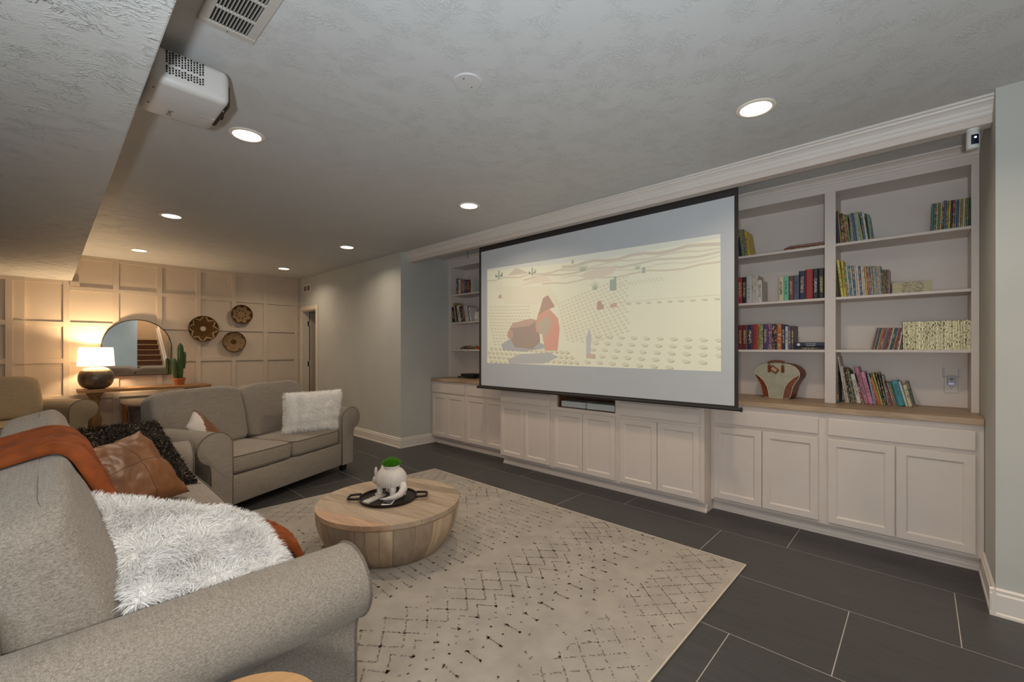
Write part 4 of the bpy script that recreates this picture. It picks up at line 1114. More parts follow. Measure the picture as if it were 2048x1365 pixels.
for s in (-1, 1):
    b = bmnew(); superell(b, (0.108, 0.026 * s, 0.140), (0.007, 0.012, 0.032), 1.0, 1.0, 12, 10); obj('ear', b, m_cer, am, smooth=True)
    for x in (-0.055, 0.055):
        b = bmnew(); lathe(b, [(0.019, 0.0), (0.021, 0.006), (0.018, 0.02), (0.019, 0.045), (0.022, 0.075)], 14, cx=x, cy=0.043 * s); superell(b, (x + 0.012, 0.043 * s, 0.008), (0.024, 0.018, 0.008), 0.8, 0.8, 12, 8); obj('leg', b, m_cer, am, smooth=True)
b = bmnew(); tube(b, [(-0.090, 0.0, 0.085), (-0.112, 0.010, 0.062), (-0.112, 0.036, 0.036), (-0.090, 0.070, 0.020), (-0.050, 0.095, 0.012), (-0.012, 0.105, 0.008)], [0.026, 0.024, 0.021, 0.017, 0.011, 0.004], 12); obj('tail', b, m_cer, am, smooth=True)
b = bmnew(); lathe(b, [(0.046, 0.176), (0.050, 0.190), (0.046, 0.193), (0.042, 0.184)], 28, cap0=False, cap1=False); obj('rim', b, m_cer, am, smooth=True)
rg = np.random.RandomState(2); GV, GT, GC = [], [], []
for k in range(1500):
    a = rg.rand() * 2 * PI; q = 0.042 * math.sqrt(rg.rand()); base = np.array([q * math.cos(a), q * math.sin(a), 0.186]); tip = base * np.array([1.55, 1.55, 1]) + np.array([rg.randn() * 0.006, rg.randn() * 0.006, 0.060 * (1 - 0.55 * (q / 0.042) ** 2) * (0.75 + 0.35 * rg.rand())])
    sd = np.array([-math.sin(a + rg.randn()), math.cos(a + rg.randn()), 0]) * 0.0013
    i0 = len(GV); GV += [base - sd, base + sd, tip]; GT.append((i0, i0 + 1, i0 + 2)); g = rg.rand()
    c_ = np.array(hexc(84, 158, 30)) * (0.6 + 0.7 * g); GC += [c_ * 0.5, c_ * 0.5, c_ * 1.2]
raw('grass_tuft', GV, GT, attr_mat('green_grass', 0.6), am, kind='stuff', cols=np.array(GC))

# little round side table at the frame's bottom edge
t = thing('side_table', 'small round wooden side table in front of the near sofa arm', 'table', (0.247, 0.942, 0))
b = bmnew(); lathe(b, [(0.001, 0.595), (0.146, 0.595), (0.150, 0.600), (0.150, 0.617), (0.146, 0.623), (0.001, 0.623)], 48, cap0=False, cap1=False); obj('table_top', b, wood('side_table_wood', hexc(150, 108, 66), hexc(192, 148, 100), 'X', 5), t, smooth=True, angle=0.6)
b = bmnew(); lathe(b, [(0.013, 0.02), (0.013, 0.595)], 16); obj('post', b, m_dark, t, smooth=True, angle=0.8)
b = bmnew(); lathe(b, [(0.125, 0.0), (0.13, 0.006), (0.125, 0.016), (0.02, 0.02)], 40); obj('base', b, m_dark, t, smooth=True, angle=0.6)

# ------------------------------------------------------------------ console table and what stands by the far wall
m_cons = wood('console_pine', hexc(132, 92, 54), hexc(182, 136, 88), 'X', 5, 0.5)
m_leg = wood('turned_leg_wood', hexc(124, 92, 52), hexc(168, 130, 80), 'Z', 5, 0.5)
t = thing('console_table', 'long wooden console table with turned pedestal legs under the mirror', 'table', (1.025, 8.31, 0))
b = bmnew(); box(b, -0.745, 0.745, -0.19, 0.19, 0.752, 0.793, 0.003, 1); obj('table_top', b, m_cons, t)
bal = [(0.085, 0.0), (0.085, 0.05), (0.078, 0.06), (0.066, 0.085), (0.070, 0.10), (0.062, 0.12), (0.056, 0.16), (0.060, 0.20), (0.067, 0.235), (0.052, 0.25), (0.058, 0.265), (0.071, 0.30), (0.078, 0.345), (0.070, 0.40), (0.052, 0.45), (0.043, 0.50), (0.040, 0.545), (0.052, 0.57), (0.046, 0.59), (0.052, 0.61), (0.050, 0.64), (0.056, 0.67), (0.066, 0.70)]
for x in (-0.572, 0.528):
    b = bmnew(); lathe(b, bal, 32, cx=x, cy=0); lg = obj('leg', b, m_leg, t, smooth=True, angle=0.7)
    b = bmnew(); box(b, x - 0.075, x + 0.075, -0.075, 0.075, 0.70, 0.728, 0.003, 1); box(b, x - 0.088, x + 0.088, -0.10, 0.10, 0.728, 0.752, 0.003, 1); obj('capital', b, m_leg, lg)
# lamp
m_lampbase = M('hammered_bronze_ceramic', hexc(104, 92, 82), 0.28, 0.35, var=0.18, vscale=30, bump=0.35, bscale=45, bdist=0.003)
N = Nodes('lit_lampshade'); N.b.inputs['Base Color'].default_value = (*hexc(244, 232, 210), 1); N.b.inputs['Roughness'].default_value = 0.9
N.b.inputs['Emission Color'].default_value = (1.0, 0.83, 0.58, 1); N.b.inputs['Emission Strength'].default_value = 1.3
tl = N.n('ShaderNodeBsdfTranslucent'); tl.inputs[0].default_value = (1, 0.88, 0.7, 1); mx = N.n('ShaderNodeMixShader'); mx.inputs[0].default_value = 0.35
N.l(N.b.outputs[0], mx.inputs[1]); N.l(tl.outputs[0], mx.inputs[2]); N.l(mx.outputs[0], N.out.inputs[0])
m_shade = N.m
LP = (0.468, 8.30, 0.793)
t = thing('table_lamp', 'lit table lamp with white drum shade on a squat bronze vase base', 'lamp', LP)
pts = [(0.085, 0.0)]
for k in range(1, 24):
    a = -PI / 2 + PI * k / 24.0 * 0.98
    pts.append((0.184 * max(0.0, math.cos(a)) ** 0.62 * 1.0 if abs(a) < PI / 2 else 0.02, 0.151 + 0.151 * math.copysign(abs(math.sin(a)) ** 0.9, a)))
pts = [p for p in pts if p[0] > 0.05] ; pts = [(0.10, 0.0)] + [p for p in pts if p[1] > 0.004] + [(0.045, 0.296), (0.030, 0.290), (0.026, 0.288)]
b = bmnew(); lathe(b, pts, 48); obj('vase_base', b, m_lampbase, t, smooth=True)
b = bmnew(); lathe(b, [(0.018, 0.288), (0.018, 0.36)], 16); obj('socket', b, m_steel, t, smooth=True, angle=0.8)
b = bmnew(); lathe(b, [(0.192, 0.318), (0.1735, 0.572)], 56, cap0=False, cap1=False); obj('lamp_shade', b, m_shade, t, smooth=True)
b = bmnew(); superell(b, (0, 0, 0.42), (0.03, 0.03, 0.045), 1, 1, 16, 12); obj('bulb', b, M('bulb_glow', (1, 0.9, 0.75), 0.5, emit=(1.0, 0.78, 0.5), estr=6), t, smooth=True)
light('table_lamp_light', 'POINT', (LP[0], LP[1], LP[2] + 0.47), 58, (1.0, 0.72, 0.42), 0.05)
# cactus
m_cact = M('cactus_green', hexc(56, 84, 40), 0.55, var=0.25, vscale=12)
m_terra = M('terracotta', hexc(178, 104, 62), 0.8, var=0.12, vscale=16)
m_spine = M('cactus_spines', hexc(170, 156, 110), 0.8, var=0.1)
t = thing('potted_cactus', 'green columnar cactus in a terracotta pot on the console end', 'cactus', (1.393, 8.30, 0.793))
b = bmnew(); lathe(b, [(0.056, 0), (0.058, 0.004), (0.074, 0.082), (0.080, 0.084), (0.082, 0.106), (0.075, 0.107), (0.072, 0.092), (0.001, 0.090)], 36, cap0=True, cap1=False); obj('pot', b, m_terra, t, smooth=True, angle=0.7)
def ribbed(bm, pts, rads, ribs=8):
    n = ribs * 4; R0 = []
    for (p, r_) in zip(pts, rads):
        R0.append([bm.verts.new((p[0] + r_ * (1 + 0.16 * math.cos(ribs * 2 * PI * k / n)) * math.cos(2 * PI * k / n), p[1] + r_ * (1 + 0.16 * math.cos(ribs * 2 * PI * k / n)) * math.sin(2 * PI * k / n), p[2])) for k in range(n)])
    for A_, B_ in zip(R0, R0[1:]):
        for k in range(n): bm.faces.new((A_[k], A_[(k + 1) % n], B_[(k + 1) % n], B_[k]))
    bm.faces.new(R0[-1]); bm.faces.new(list(reversed(R0[0])))
def stem(x, y, z0, z1, r_, lean=0.0, base=None):
    n = 16; P1, R1 = [], []
    for k in range(n + 1):
        f = k / n; z = z0 + (z1 - z0) * f
        P1.append((x + lean * f, y, z)); R1.append(r_ * (0.72 + 0.28 * min(1, f * 3)) * (1 if f < 0.82 else max(0.12, math.sqrt(max(0, 1 - ((f - 0.82) / 0.185) ** 2)))) * (1 + 0.03 * math.sin(f * 40)))
    b = bmnew(); ribbed(b, P1, R1, 7); s = obj('stem', b, m_cact, t, smooth=True)
    SV, ST = [], []
    for k in range(n):
        for q in range(7):
            a = 2 * PI * q / 7; p = Vector(P1[k]); R_ = R1[k] * 1.15; o_ = p + Vector((R_ * math.cos(a), R_ * math.sin(a), 0))
            for d_ in (-0.5, 0.5):
                i0 = len(SV); SV += [tuple(o_ + Vector((0, 0, -0.0015))), tuple(o_ + Vector((0, 0, 0.0015))), tuple(o_ + Vector((0.008 * math.cos(a + d_), 0.008 * math.sin(a + d_), 0.004)))]; ST.append((i0, i0 + 1, i0 + 2))
    raw('spines', SV, ST, m_spine, s, kind='stuff')
stem(0.012, 0.0, 0.085, 0.640, 0.036); stem(-0.052, -0.015, 0.085, 0.412, 0.026, -0.014); stem(0.050, 0.004, 0.25, 0.512, 0.026, 0.008); stem(-0.02, 0.03, 0.085, 0.34, 0.024)
# arched mirror
m_mirror = M('mirror_glass', (0.92, 0.93, 0.93), 0.012, 1.0)
t = thing('arched_mirror', 'black-framed arched mirror on the panelled wall reflecting the stairs', 'mirror', (0.934, 8.555, 0.942))
W2 = 0.398
arch = [(-W2, 0.012)] + [(W2 * math.cos(a), 0.44 + W2 * math.sin(a)) for a in [PI - PI * k / 40 for k in range(41)]] + [(W2, 0.012)]
b = bmnew(); prism(b, [(p[0] * 0.99, p[1]) for p in arch], 'Y', 0.0, 0.006); obj('glass', b, m_mirror, t)
b = bmnew(); prism(b, [(p[0] * 0.995, p[1]) for p in arch], 'Y', 0.007, 0.024); obj('backing', b, m_dark, t)
b = bmnew(); tube(b, [(p[0], -0.001, p[1]) for p in arch], 0.0065, 8, closed=True); obj('frame', b, m_dark, t, smooth=True)

# woven wall baskets: coiled discs coloured by ring and angle
def basket(label, x, z, R_, colf, depth=0.05):
    t = thing('woven_basket', label, 'wall basket', (x, YA - 0.02, z), 0, 'woven wall baskets')
    nr, na = 44, 144; V, Fq, Cq = [], [], []
    for i in range(nr + 1):
        r = max(0.001, i / nr)
        for j in range(na):
            a = 2 * PI * j / na
            y = -0.012 - depth * r ** 3 + 0.0022 * math.sin(i * PI) - 0.0018 * (i % 2)
            V.append((R_ * r * math.cos(a), y, R_ * r * math.sin(a))); Cq.append(colf(r, a))
    for i in range(nr):
        for j in range(na):
            j2 = (j + 1) % na; Fq.append((i * na + j, i * na + j2, (i + 1) * na + j2, (i + 1) * na + j))
    raw('coiled_face', V, Fq, attr_mat('basket_straw', 0.9), t, cols=np.array(Cq))
    b = bmnew(); lathe(b, [(R_ * 0.25, 0.0), (R_ * 0.6, 0.006), (R_ * 0.9, 0.030 * depth / 0.05), (R_, 0.0145 + depth)], 48, cap0=True, cap1=False)
    bmesh.ops.rotate(b, cent=(0, 0, 0), matrix=Matrix.Rotation(PI / 2, 3, 'X'), verts=b.verts); obj('back', b, M('basket_back', hexc(128, 100, 66), 0.9, var=0.2, vscale=60, stretch=(1, 1, 4)), t, smooth=True)
    cc = colf(0.99, 0.1)
    b = bmnew(); tube(b, [(R_ * math.cos(2 * PI * k / 64), -0.012 - depth, R_ * math.sin(2 * PI * k / 64)) for k in range(64)], 0.006, 6, closed=True); obj('rim', b, M('basket_rim', cc, 0.9, var=0.15, vscale=60), t, smooth=True)
dkb, mdb, crm, lgt = hexc(82, 56, 28), hexc(108, 78, 42), hexc(186, 162, 126), hexc(138, 112, 80)
def tri(x): x = x % 1.0; return abs(2 * x - 1)
def c1(r, a):
    if r < 0.20: return hexc(198, 182, 158) if r > 0.05 else hexc(226, 214, 192)
    B_ = 0.70 + 0.32 * tri(a / (2 * PI) * 8 + 0.1)
    if abs(r - B_) < 0.045: return crm
    return mdb if (r < B_ and int(r * 44) % 2) else dkb
def c2(r, a):
    k = (a / (2 * PI) * 8 + 0.05) % 1.0; d = abs(k - 0.5) * 2 * r
    if abs(r - 0.43) * 1.5 + d * 0.75 < 0.19: return dkb
    if r > 0.70 + 0.26 * (1 - abs(k - 0.5) * 2) : return dkb
    return lgt if int(r * 44) % 2 else hexc(152, 124, 90)
def c3(r, a):
    if r > 0.95: return dkb
    if r < 0.24: return dkb if (abs(r - 0.1) > 0.02) else mdb
    q = (a / (2 * PI) * 4 + 0.62 * r * 1.5) % 1.0
    st_ = round(q * 14) / 14
    if abs(st_ - 0.5) < 0.065 and (0.24 < r < 0.72) and int(r * 16) % 2 == 0: return dkb
    if abs(q - 0.15) < 0.10 and 0.80 < r < 0.90: return dkb
    return lgt if int(r * 44) % 2 else hexc(154, 126, 92)
basket('large brown woven basket with a cream star outline on the panelled wall', 1.752, 1.676, 0.203, c1, 0.045)
basket('upper woven basket with dark diamond petals on the panelled wall', 2.298, 1.938, 0.160, c2, 0.055)
basket('lower woven basket with a dark centre and stepped swirl', 2.186, 1.466, 0.170, c3, 0.045)

# cushions on the floor under the console
m_velvet = M('dark_brown_velvet', hexc(58, 38, 32), 0.6, var=0.3, vscale=8, sheen=0.5)
m_must = M('mustard_cloth', hexc(150, 102, 48), 0.85, var=0.2, vscale=40, bump=0.3, bscale=120)
t = thing('floor_cushion', 'mustard cushion half hidden behind the dark velvet one under the console', 'cushion', (0.88, 8.42, 0))
pmesh('cover', pillow_mesh((-0.13, -0.02, 0.02), (0.33, 0.02, 0.03), (0.33, 0.09, 0.50), (-0.135, 0.05, 0.535), 0.10, 16), m_must, t)
b = bmnew(); tube(b, [(-0.135, 0.045, 0.53), (-0.150, 0.040, 0.545), (-0.152, 0.03, 0.52)], [0.008, 0.006, 0.002], 6); obj('tassel', b, m_must, t)
t = thing('floor_cushion', 'dark brown velvet cushion standing under the console beside the loveseat', 'cushion', (0.98, 8.30, 0))
pmesh('cover', pillow_mesh((-0.19, -0.05, 0.02), (0.27, -0.04, 0.02), (0.26, 0.04, 0.53), (-0.19, 0.03, 0.53), 0.15, 18, wr=0.016), m_velvet, t)

# ------------------------------------------------------------------ projector under the ceiling
m_proj = M('projector_white', hexc(206, 202, 198), 0.4, var=0.02)
pj = thing('projector', 'white ceiling-mounted projector hanging beside the soffit', 'projector', (0.44, 2.47, CEIL))
b = bmnew(); pf = []
x0, x1, y0, y1, z0, z1 = -0.150, 0.125, -0.180, 0.182, -0.210, -0.060
box(b, x0, x1, y0, y1, z0, z1, 0.030, 4)
for v_ in b.verts:      # rounded nose towards the screen (+X)
    if v_.co.x > 0.08: v_.co.x += 0.020 * (1 - (v_.co.y / 0.185) ** 2)
obj('housing', b, m_proj, pj, smooth=True, angle=0.6)
b = bmnew(); box(b, 0.120, 0.146, -0.125, 0.13, -0.198, -0.092, 0.012, 2); obj('front_bezel', b, m_dark, pj)
b = bmnew(); tube(b, [(0.144, 0.07, -0.145), (0.160, 0.07, -0.145)], 0.032, 20); obj('lens', b, M('projector_glass', hexc(30, 34, 46), 0.1, var=0.05), pj, smooth=True, angle=0.7)
b = bmnew()
for i in range(13):
    for j in range(9):
        if j == 5: continue
        x = -0.098 + i * 0.0105; z = -0.078 - j * 0.0105 - 0.004 * (i % 2)
        hgt = 0.0034 if (i + j) % 3 else 0.0042
        box(b, x - 0.003, x + 0.003, y0 - 0.0012, y0 + 0.003, z - hgt, z + hgt)
obj('vent_holes', b, m_black, pj, kind='stuff')
b = bmnew(); box(b, -0.05, 0.02, -0.02, 0.06, -0.075, 0.0, 0.01, 2); box(b, -0.105, 0.060, -0.015, 0.09, -0.010, 0, 0.005, 2); obj('mount_plate', b, m_proj, pj)
b = bmnew(); box(b, 0.055, 0.115, 0.022, 0.062, z0 - 0.0006, z0 + 0.002, 0.0, 1); obj('lamp_cover', b, M('projector_panel', hexc(198, 192, 188), 0.4, var=0.02), pj)
for (x, y) in ((-0.115, 0.035), (-0.117, 0.055), (-0.119, 0.075)):
    pass
for (x, y, r_) in ((-0.05, -0.01, 0.012), (-0.05, 0.03, 0.007), (-0.02, 0.01, 0.006), (-0.08, 0.01, 0.006)):
    b = bmnew(); lathe(b, [(r_, z0 - 0.0012), (r_ * 0.9, z0 - 0.0018)], 18, cx=x, cy=y); obj('button', b, m_proj, pj)
m_logo = M('grey_print', hexc(96, 90, 84), 0.6, var=0.05)
mt = Matrix.Translation((-0.045, 0.105, z0 - 0.0004)) @ Matrix.Rotation(PI, 4, 'X') @ Matrix.Rotation(math.radians(-90), 4, 'Z')
text_mesh('BenQ', 0.026, m_logo, 'logo_print', pj, mt)
for (x, y) in ((-0.13, -0.10), (-0.128, 0.06), (0.125, -0.09)):
    b = bmnew(); lathe(b, [(0.004, z0 - 0.0008), (0.004, z0 + 0.004)], 10, cx=x, cy=y); obj('screw', b, m_btn, pj)

# security camera under the fascia
t = thing('security_camera', 'small white security camera with blue light under the fascia corner', 'camera', (3.445, -0.206, 2.535))
m_camw = M('camera_white', hexc(222, 222, 218), 0.4, var=0.02)
b = bmnew(); lathe(b, [(0.026, -0.014), (0.027, 0.0)], 24); obj('mount', b, m_camw, t, smooth=True, angle=0.7)
b = bmnew(); lathe(b, [(0.023, -0.108), (0.027, -0.106), (0.027, -0.020), (0.022, -0.014)], 28); obj('housing', b, m_camw, t, smooth=True, angle=0.7)
b = bmnew(); R2 = 0.0274
for (za, zb) in ((-0.088, -0.036),):
    aa = [PI + 0.28 + math.radians(d_) for d_ in range(-34, 35, 4)]
    lo = [b.verts.new((R2 * math.cos(a), R2 * math.sin(a), za)) for a in aa]; hi_ = [b.verts.new((R2 * math.cos(a), R2 * math.sin(a), zb)) for a in aa]
    for k in range(len(aa) - 1): b.faces.new((lo[k], lo[k + 1], hi_[k + 1], hi_[k]))
obj('face', b, M('camera_black_face', hexc(22, 24, 48), 0.15, var=0.1), t, smooth=True)
b = bmnew(); superell(b, (0.0282 * math.cos(PI + 0.28), 0.0282 * math.sin(PI + 0.28), -0.052), (0.0016, 0.005, 0.005), 1, 1, 12, 8); obj('status_light', b, M('blue_led', (0.3, 0.5, 1), 0.4, emit=(0.35, 0.55, 1.0), estr=5), t)

# outlet with plugged-in extender
t = thing('wall_outlet', 'white duplex wall outlet plate at the back of the bookcase', 'outlet', (XB - 0.0125, -0.157, 1.086))
m_outw = M('outlet_white', hexc(214, 208, 200), 0.4, var=0.02)
b = bmnew(); box(b, -0.006, 0, -0.036, 0.036, -0.058, 0.058, 0.003, 2); obj('plate', b, m_outw, t)
for z in (-0.020, 0.020):
    b = bmnew(); prism(b, [(0.017 * math.cos(2 * PI * k / 24), z + max(-0.0135, min(0.0135, 0.017 * math.sin(2 * PI * k / 24)))) for k in range(24)], 'X', -0.0075, -0.005); s = obj('socket', b, m_outw, t)
    for (y, dz, h) in ((0.0065, 0.004, 0.0045), (-0.0065, 0.004, 0.0038)):
        b = bmnew(); box(b, -0.0082, -0.0072, y - 0.0012, y + 0.0012, z + dz - h, z + dz + h); obj('slot', b, m_black, s)
    b = bmnew(); lathe(b, [(0.0025, 0.0), (0.0025, 0.001)], 10); bmesh.ops.rotate(b, cent=(0, 0, 0), matrix=Matrix.Rotation(-PI / 2, 3, 'Y'), verts=b.verts); bmesh.ops.translate(b, vec=(-0.0073, 0, z - 0.0075), verts=b.verts); obj('slot', b, m_black, s)
t = thing('wifi_extender', 'pale plug-in wifi extender with two antennas and a violet light', 'extender', (XB - 0.0200, -0.157, 1.083))
m_ext = M('extender_white', hexc(196, 196, 204), 0.4, var=0.02)
b = bmnew(); box(b, -0.036, -0.001, -0.022, 0.022, 0.004, 0.068, 0.007, 3); obj('body', b, m_ext, t, smooth=True, angle=0.6)
for s in (-1, 1):
    b = bmnew(); tube(b, [(-0.022, 0.019 * s, 0.060), (-0.022, 0.040 * s, 0.060), (-0.022, 0.042 * s, 0.063)], 0.0038, 8); box(b, -0.0255, -0.0185, 0.0385 * s - 0.0045, 0.0385 * s + 0.0045, 0.060, 0.122, 0.002, 1); obj('antenna', b, m_ext, t)
b = bmnew(); prism(b, [(0.013 * math.cos(2 * PI * k / 6 + PI / 6), 0.046 + 0.013 * math.sin(2 * PI * k / 6 + PI / 6)) for k in range(6)], 'X', -0.0366, -0.035); obj('speaker_patch', b, M('grey_mesh_patch', hexc(140, 138, 144), 0.7, var=0.1, vscale=300), t)
b = bmnew(); box(b, -0.0366, -0.035, -0.014, 0.014, 0.011, 0.014); obj('status_light', b, M('violet_led', (0.5, 0.4, 1), 0.4, emit=(0.45, 0.38, 1.0), estr=1.6), t)

# bowling bag on the counter
m_canvas = M('grey_green_canvas', hexc(178, 174, 152), 0.8, var=0.12, vscale=14, bump=0.2, bscale=90)
m_brownl = M('red_brown_leather', hexc(124, 64, 38), 0.4, var=0.3, vscale=12)
m_pipew = M('cream_piping', hexc(222, 206, 176), 0.6, var=0.04)
bag = thing('bowling_bag', 'retro bowling bag with cream canvas front and brown leather sides', 'bag', (4.198, 0.886, 0.9308), -0.15)
# outline in (y, z); +y is the viewer's left
half = [(0.0, 0.0), (0.085, 0.0), (0.100, 0.010), (0.112, 0.055), (0.122, 0.10), (0.142, 0.140), (0.168, 0.180), (0.172, 0.205), (0.165, 0.232), (0.140, 0.262), (0.10, 0.282), (0.05, 0.290), (0.0, 0.291)]
outl = half + [(-y, z) for y, z in reversed(half[1:-1])]
b = bmnew(); A_, B_ = prism(b, outl, 'X', 0.0, 0.15); obj('side_gusset', b, m_brownl, bag, smooth=True, angle=0.8)
b = bmnew(); lo = [b.verts.new((-0.001 - 0.010 * (1 - (abs(y) / 0.18) ** 2) * math.sin(PI * min(1, z / 0.29 * 0.9 + 0.05)), y, z)) for y, z in outl]
cen = b.verts.new((-0.014, 0, 0.15))
for k in range(len(lo)): b.faces.new((lo[k], lo[(k + 1) % len(lo)], cen))
obj('canvas_front', b, m_canvas, bag, smooth=True)
for s in (-1, 1):     # curved leather side panels on the front
    inn = [(0.052, 0.002), (0.058, 0.05), (0.070, 0.095), (0.092, 0.135), (0.125, 0.170), (0.166, 0.198)]
    out_ = [(0.099, 0.008), (0.110, 0.050), (0.120, 0.098), (0.139, 0.138), (0.165, 0.180), (0.1695, 0.199)]
    b = bmnew(); r1 = [b.verts.new((-0.0175 + 0.010 * (y / 0.17) ** 2, y * s, z)) for y, z in inn]; r2 = [b.verts.new((-0.0085 + 0.004 * (y / 0.17), y * s, z)) for y, z in out_]
    for k in range(5): b.faces.new((r1[k], r1[k + 1], r2[k + 1], r2[k]))
    obj('leather_panel', b, m_brownl, bag, smooth=True)
    b = bmnew(); tube(b, [(-0.018 + 0.010 * (y / 0.17) ** 2, y * s, z) for y, z in inn], 0.0022, 6); obj('piping', b, m_pipew, bag)
    b = bmnew(); box(b, -0.017, -0.012, s * 0.052 - 0.012, s * 0.052 + 0.012, 0.215, 0.275, 0.002, 1); obj('handle_tab', b, m_brownl, bag)
    b = bmnew(); tube(b, [(-0.014 + 0.008 * math.cos(a), s * 0.052, 0.284 + 0.010 * math.sin(a)) for a in [2 * PI * k / 14 for k in range(14)]], 0.0018, 6, closed=True); obj('ring', b, m_steel, bag)
b = bmnew(); tube(b, [(-0.002, y, z) for y, z in outl], 0.0026, 6, closed=True); obj('piping', b, m_pipew, bag)
b = bmnew(); tube(b, [(0.14, y * 0.995, z) for y, z in outl], 0.0026, 6, closed=True); obj('piping', b, m_pipew, bag)
b = bmnew(); tube(b, [(-0.012, 0.062, 0.292), (-0.012, 0.045, 0.302), (-0.012, 0.0, 0.309), (-0.012, -0.045, 0.307), (-0.012, -0.064, 0.300)], 0.0075, 10); obj('handle', b, m_brownl, bag, smooth=True)
mt = Matrix.Translation((-0.0195, 0.012, 0.240)) @ Matrix.Rotation(math.radians(38), 4, 'X')
b = bmnew(); box(b, -0.002, 0.002, -0.034, 0.034, -0.022, 0.022, 0.002, 1, mtx=mt); tg = obj('luggage_tag', b, m_brownl, bag)
b = bmnew(); box(b, -0.003, -0.0018, -0.022, 0.022, -0.013, 0.013, mtx=mt); obj('card_window', b, M('tag_card', hexc(196, 160, 126), 0.6, var=0.08), tg)
b = bmnew(); tube(b, [(-0.014, 0.046, 0.285), (-0.018, 0.040, 0.266), (-0.020, 0.034, 0.256)], 0.003, 6); obj('strap', b, m_brownl, tg)

# ------------------------------------------------------------------ books
def cover_mat(name, style):
    N = Nodes(name); b = N.b; b.inputs['Roughness'].default_value = 0.42
    oi = N.n('ShaderNodeObjectInfo'); tc = N.n('ShaderNodeTexCoord')
    base = oi.outputs['Color']
    off = N.n('ShaderNodeCombineXYZ'); mu = N.n('ShaderNodeMath', operation='MULTIPLY'); mu.inputs[1].default_value = 37.0
    N.l(oi.outputs['Random'], mu.inputs[0]); N.l(mu.outputs[0], off.inputs[0]); N.l(mu.outputs[0], off.inputs[2])
    ad = N.n('ShaderNodeVectorMath', operation='ADD'); N.l(tc.outputs['Object'], ad.inputs[0]); N.l(off.outputs[0], ad.inputs[1])
    if style in ('illustrated', 'busy'):
        nz = N.n('ShaderNodeTexNoise'); nz.inputs['Scale'].default_value = 60 if style == 'illustrated' else 110; nz.inputs['Detail'].default_value = 3
        N.l(ad.outputs[0], nz.inputs['Vector'])
        hs = N.ramp([(0.34, hexc(40, 84, 130)), (0.42, hexc(70, 120, 80)), (0.48, hexc(216, 208, 190)), (0.53, hexc(222, 182, 70)), (0.60, hexc(186, 70, 48)), (0.68, hexc(60, 44, 50))]); N.l(nz.outputs['Fac'], hs.inputs[0])
        n2 = N.n('ShaderNodeTexNoise'); n2.inputs['Scale'].default_value = 45 if style == 'illustrated' else 90; N.l(ad.outputs[0], n2.inputs['Vector'])
        rp = N.ramp([(0.44, (0, 0, 0)), (0.62, (0.75, 0.75, 0.75))]) if style == 'illustrated' else N.ramp([(0.48, (0, 0, 0)), (0.58, (0.85, 0.85, 0.85))])
        N.l(n2.outputs['Fac'], rp.inputs[0])
        mx = N.n('ShaderNodeMix', data_type='RGBA'); N.l(rp.outputs[0], mx.inputs[0]); N.l(base, mx.inputs[6]); N.l(hs.outputs[0], mx.inputs[7])
        N.l(mx.outputs[2], b.inputs['Base Color'])
    else:
        sp = N.n('ShaderNodeSeparateXYZ'); N.l(tc.outputs['Generated'], sp.inputs[0])
        def gate(sock, lo, hi):
            a = N.n('ShaderNodeMath', operation='GREATER_THAN'); a.inputs[1].default_value = lo; N.l(sock, a.inputs[0])
            c = N.n('ShaderNodeMath', operation='LESS_THAN'); c.inputs[1].default_value = hi; N.l(sock, c.inputs[0])
            m = N.n('ShaderNodeMath', operation='MULTIPLY'); N.l(a.outputs[0], m.inputs[0]); N.l(c.outputs[0], m.inputs[1]); return m.outputs[0]
        g1 = gate(sp.outputs['Z'], 0.24, 0.80); g2 = gate(sp.outputs['Y'], 0.26, 0.74); g3 = gate(sp.outputs['X'], -0.1, 0.03)
        m1 = N.n('ShaderNodeMath', operation='MULTIPLY'); N.l(g1, m1.inputs[0]); N.l(g2, m1.inputs[1])
        m2 = N.n('ShaderNodeMath', operation='MULTIPLY'); N.l(m1.outputs[0], m2.inputs[0]); N.l(g3, m2.inputs[1])
        nz = N.n('ShaderNodeTexNoise'); nz.inputs['Scale'].default_value = 170; nz.inputs['Detail'].default_value = 1; N.l(ad.outputs[0], nz.inputs['Vector'])
        gt = N.n('ShaderNodeMath', operation='GREATER_THAN'); gt.inputs[1].default_value = 0.52; N.l(nz.outputs['Fac'], gt.inputs[0])
        m3 = N.n('ShaderNodeMath', operation='MULTIPLY'); N.l(m2.outputs[0], m3.inputs[0]); N.l(gt.outputs[0], m3.inputs[1])
        mx = N.n('ShaderNodeMix', data_type='RGBA'); N.l(m3.outputs[0], mx.inputs[0]); N.l(base, mx.inputs[6])
        mx.inputs[7].default_value = (*(hexc(206, 186, 140) if style == 'titled' else hexc(60, 56, 60)), 1)
        if style == 'plain': N.l(base, b.inputs['Base Color'])
        else: N.l(mx.outputs[2], b.inputs['Base Color'])
    return N.m
MC = {k: cover_mat('book_cover_' + k, k) for k in ('plain', 'titled', 'darktitled', 'illustrated', 'busy')}
N = Nodes('gold_foil_cover'); N.b.inputs['Metallic'].default_value = 0.55; N.b.inputs['Roughness'].default_value = 0.42
tc = N.n('ShaderNodeTexCoord'); oi = N.n('ShaderNodeObjectInfo'); cb = N.n('ShaderNodeCombineXYZ'); mu = N.n('ShaderNodeMath', operation='MULTIPLY'); mu.inputs[1].default_value = 9.0
N.l(oi.outputs['Random'], mu.inputs[0]); N.l(mu.outputs[0], cb.inputs[2]); N.l(mu.outputs[0], cb.inputs[1])
ad = N.n('ShaderNodeVectorMath', operation='ADD'); N.l(tc.outputs['Object'], ad.inputs[0]); N.l(cb.outputs[0], ad.inputs[1])
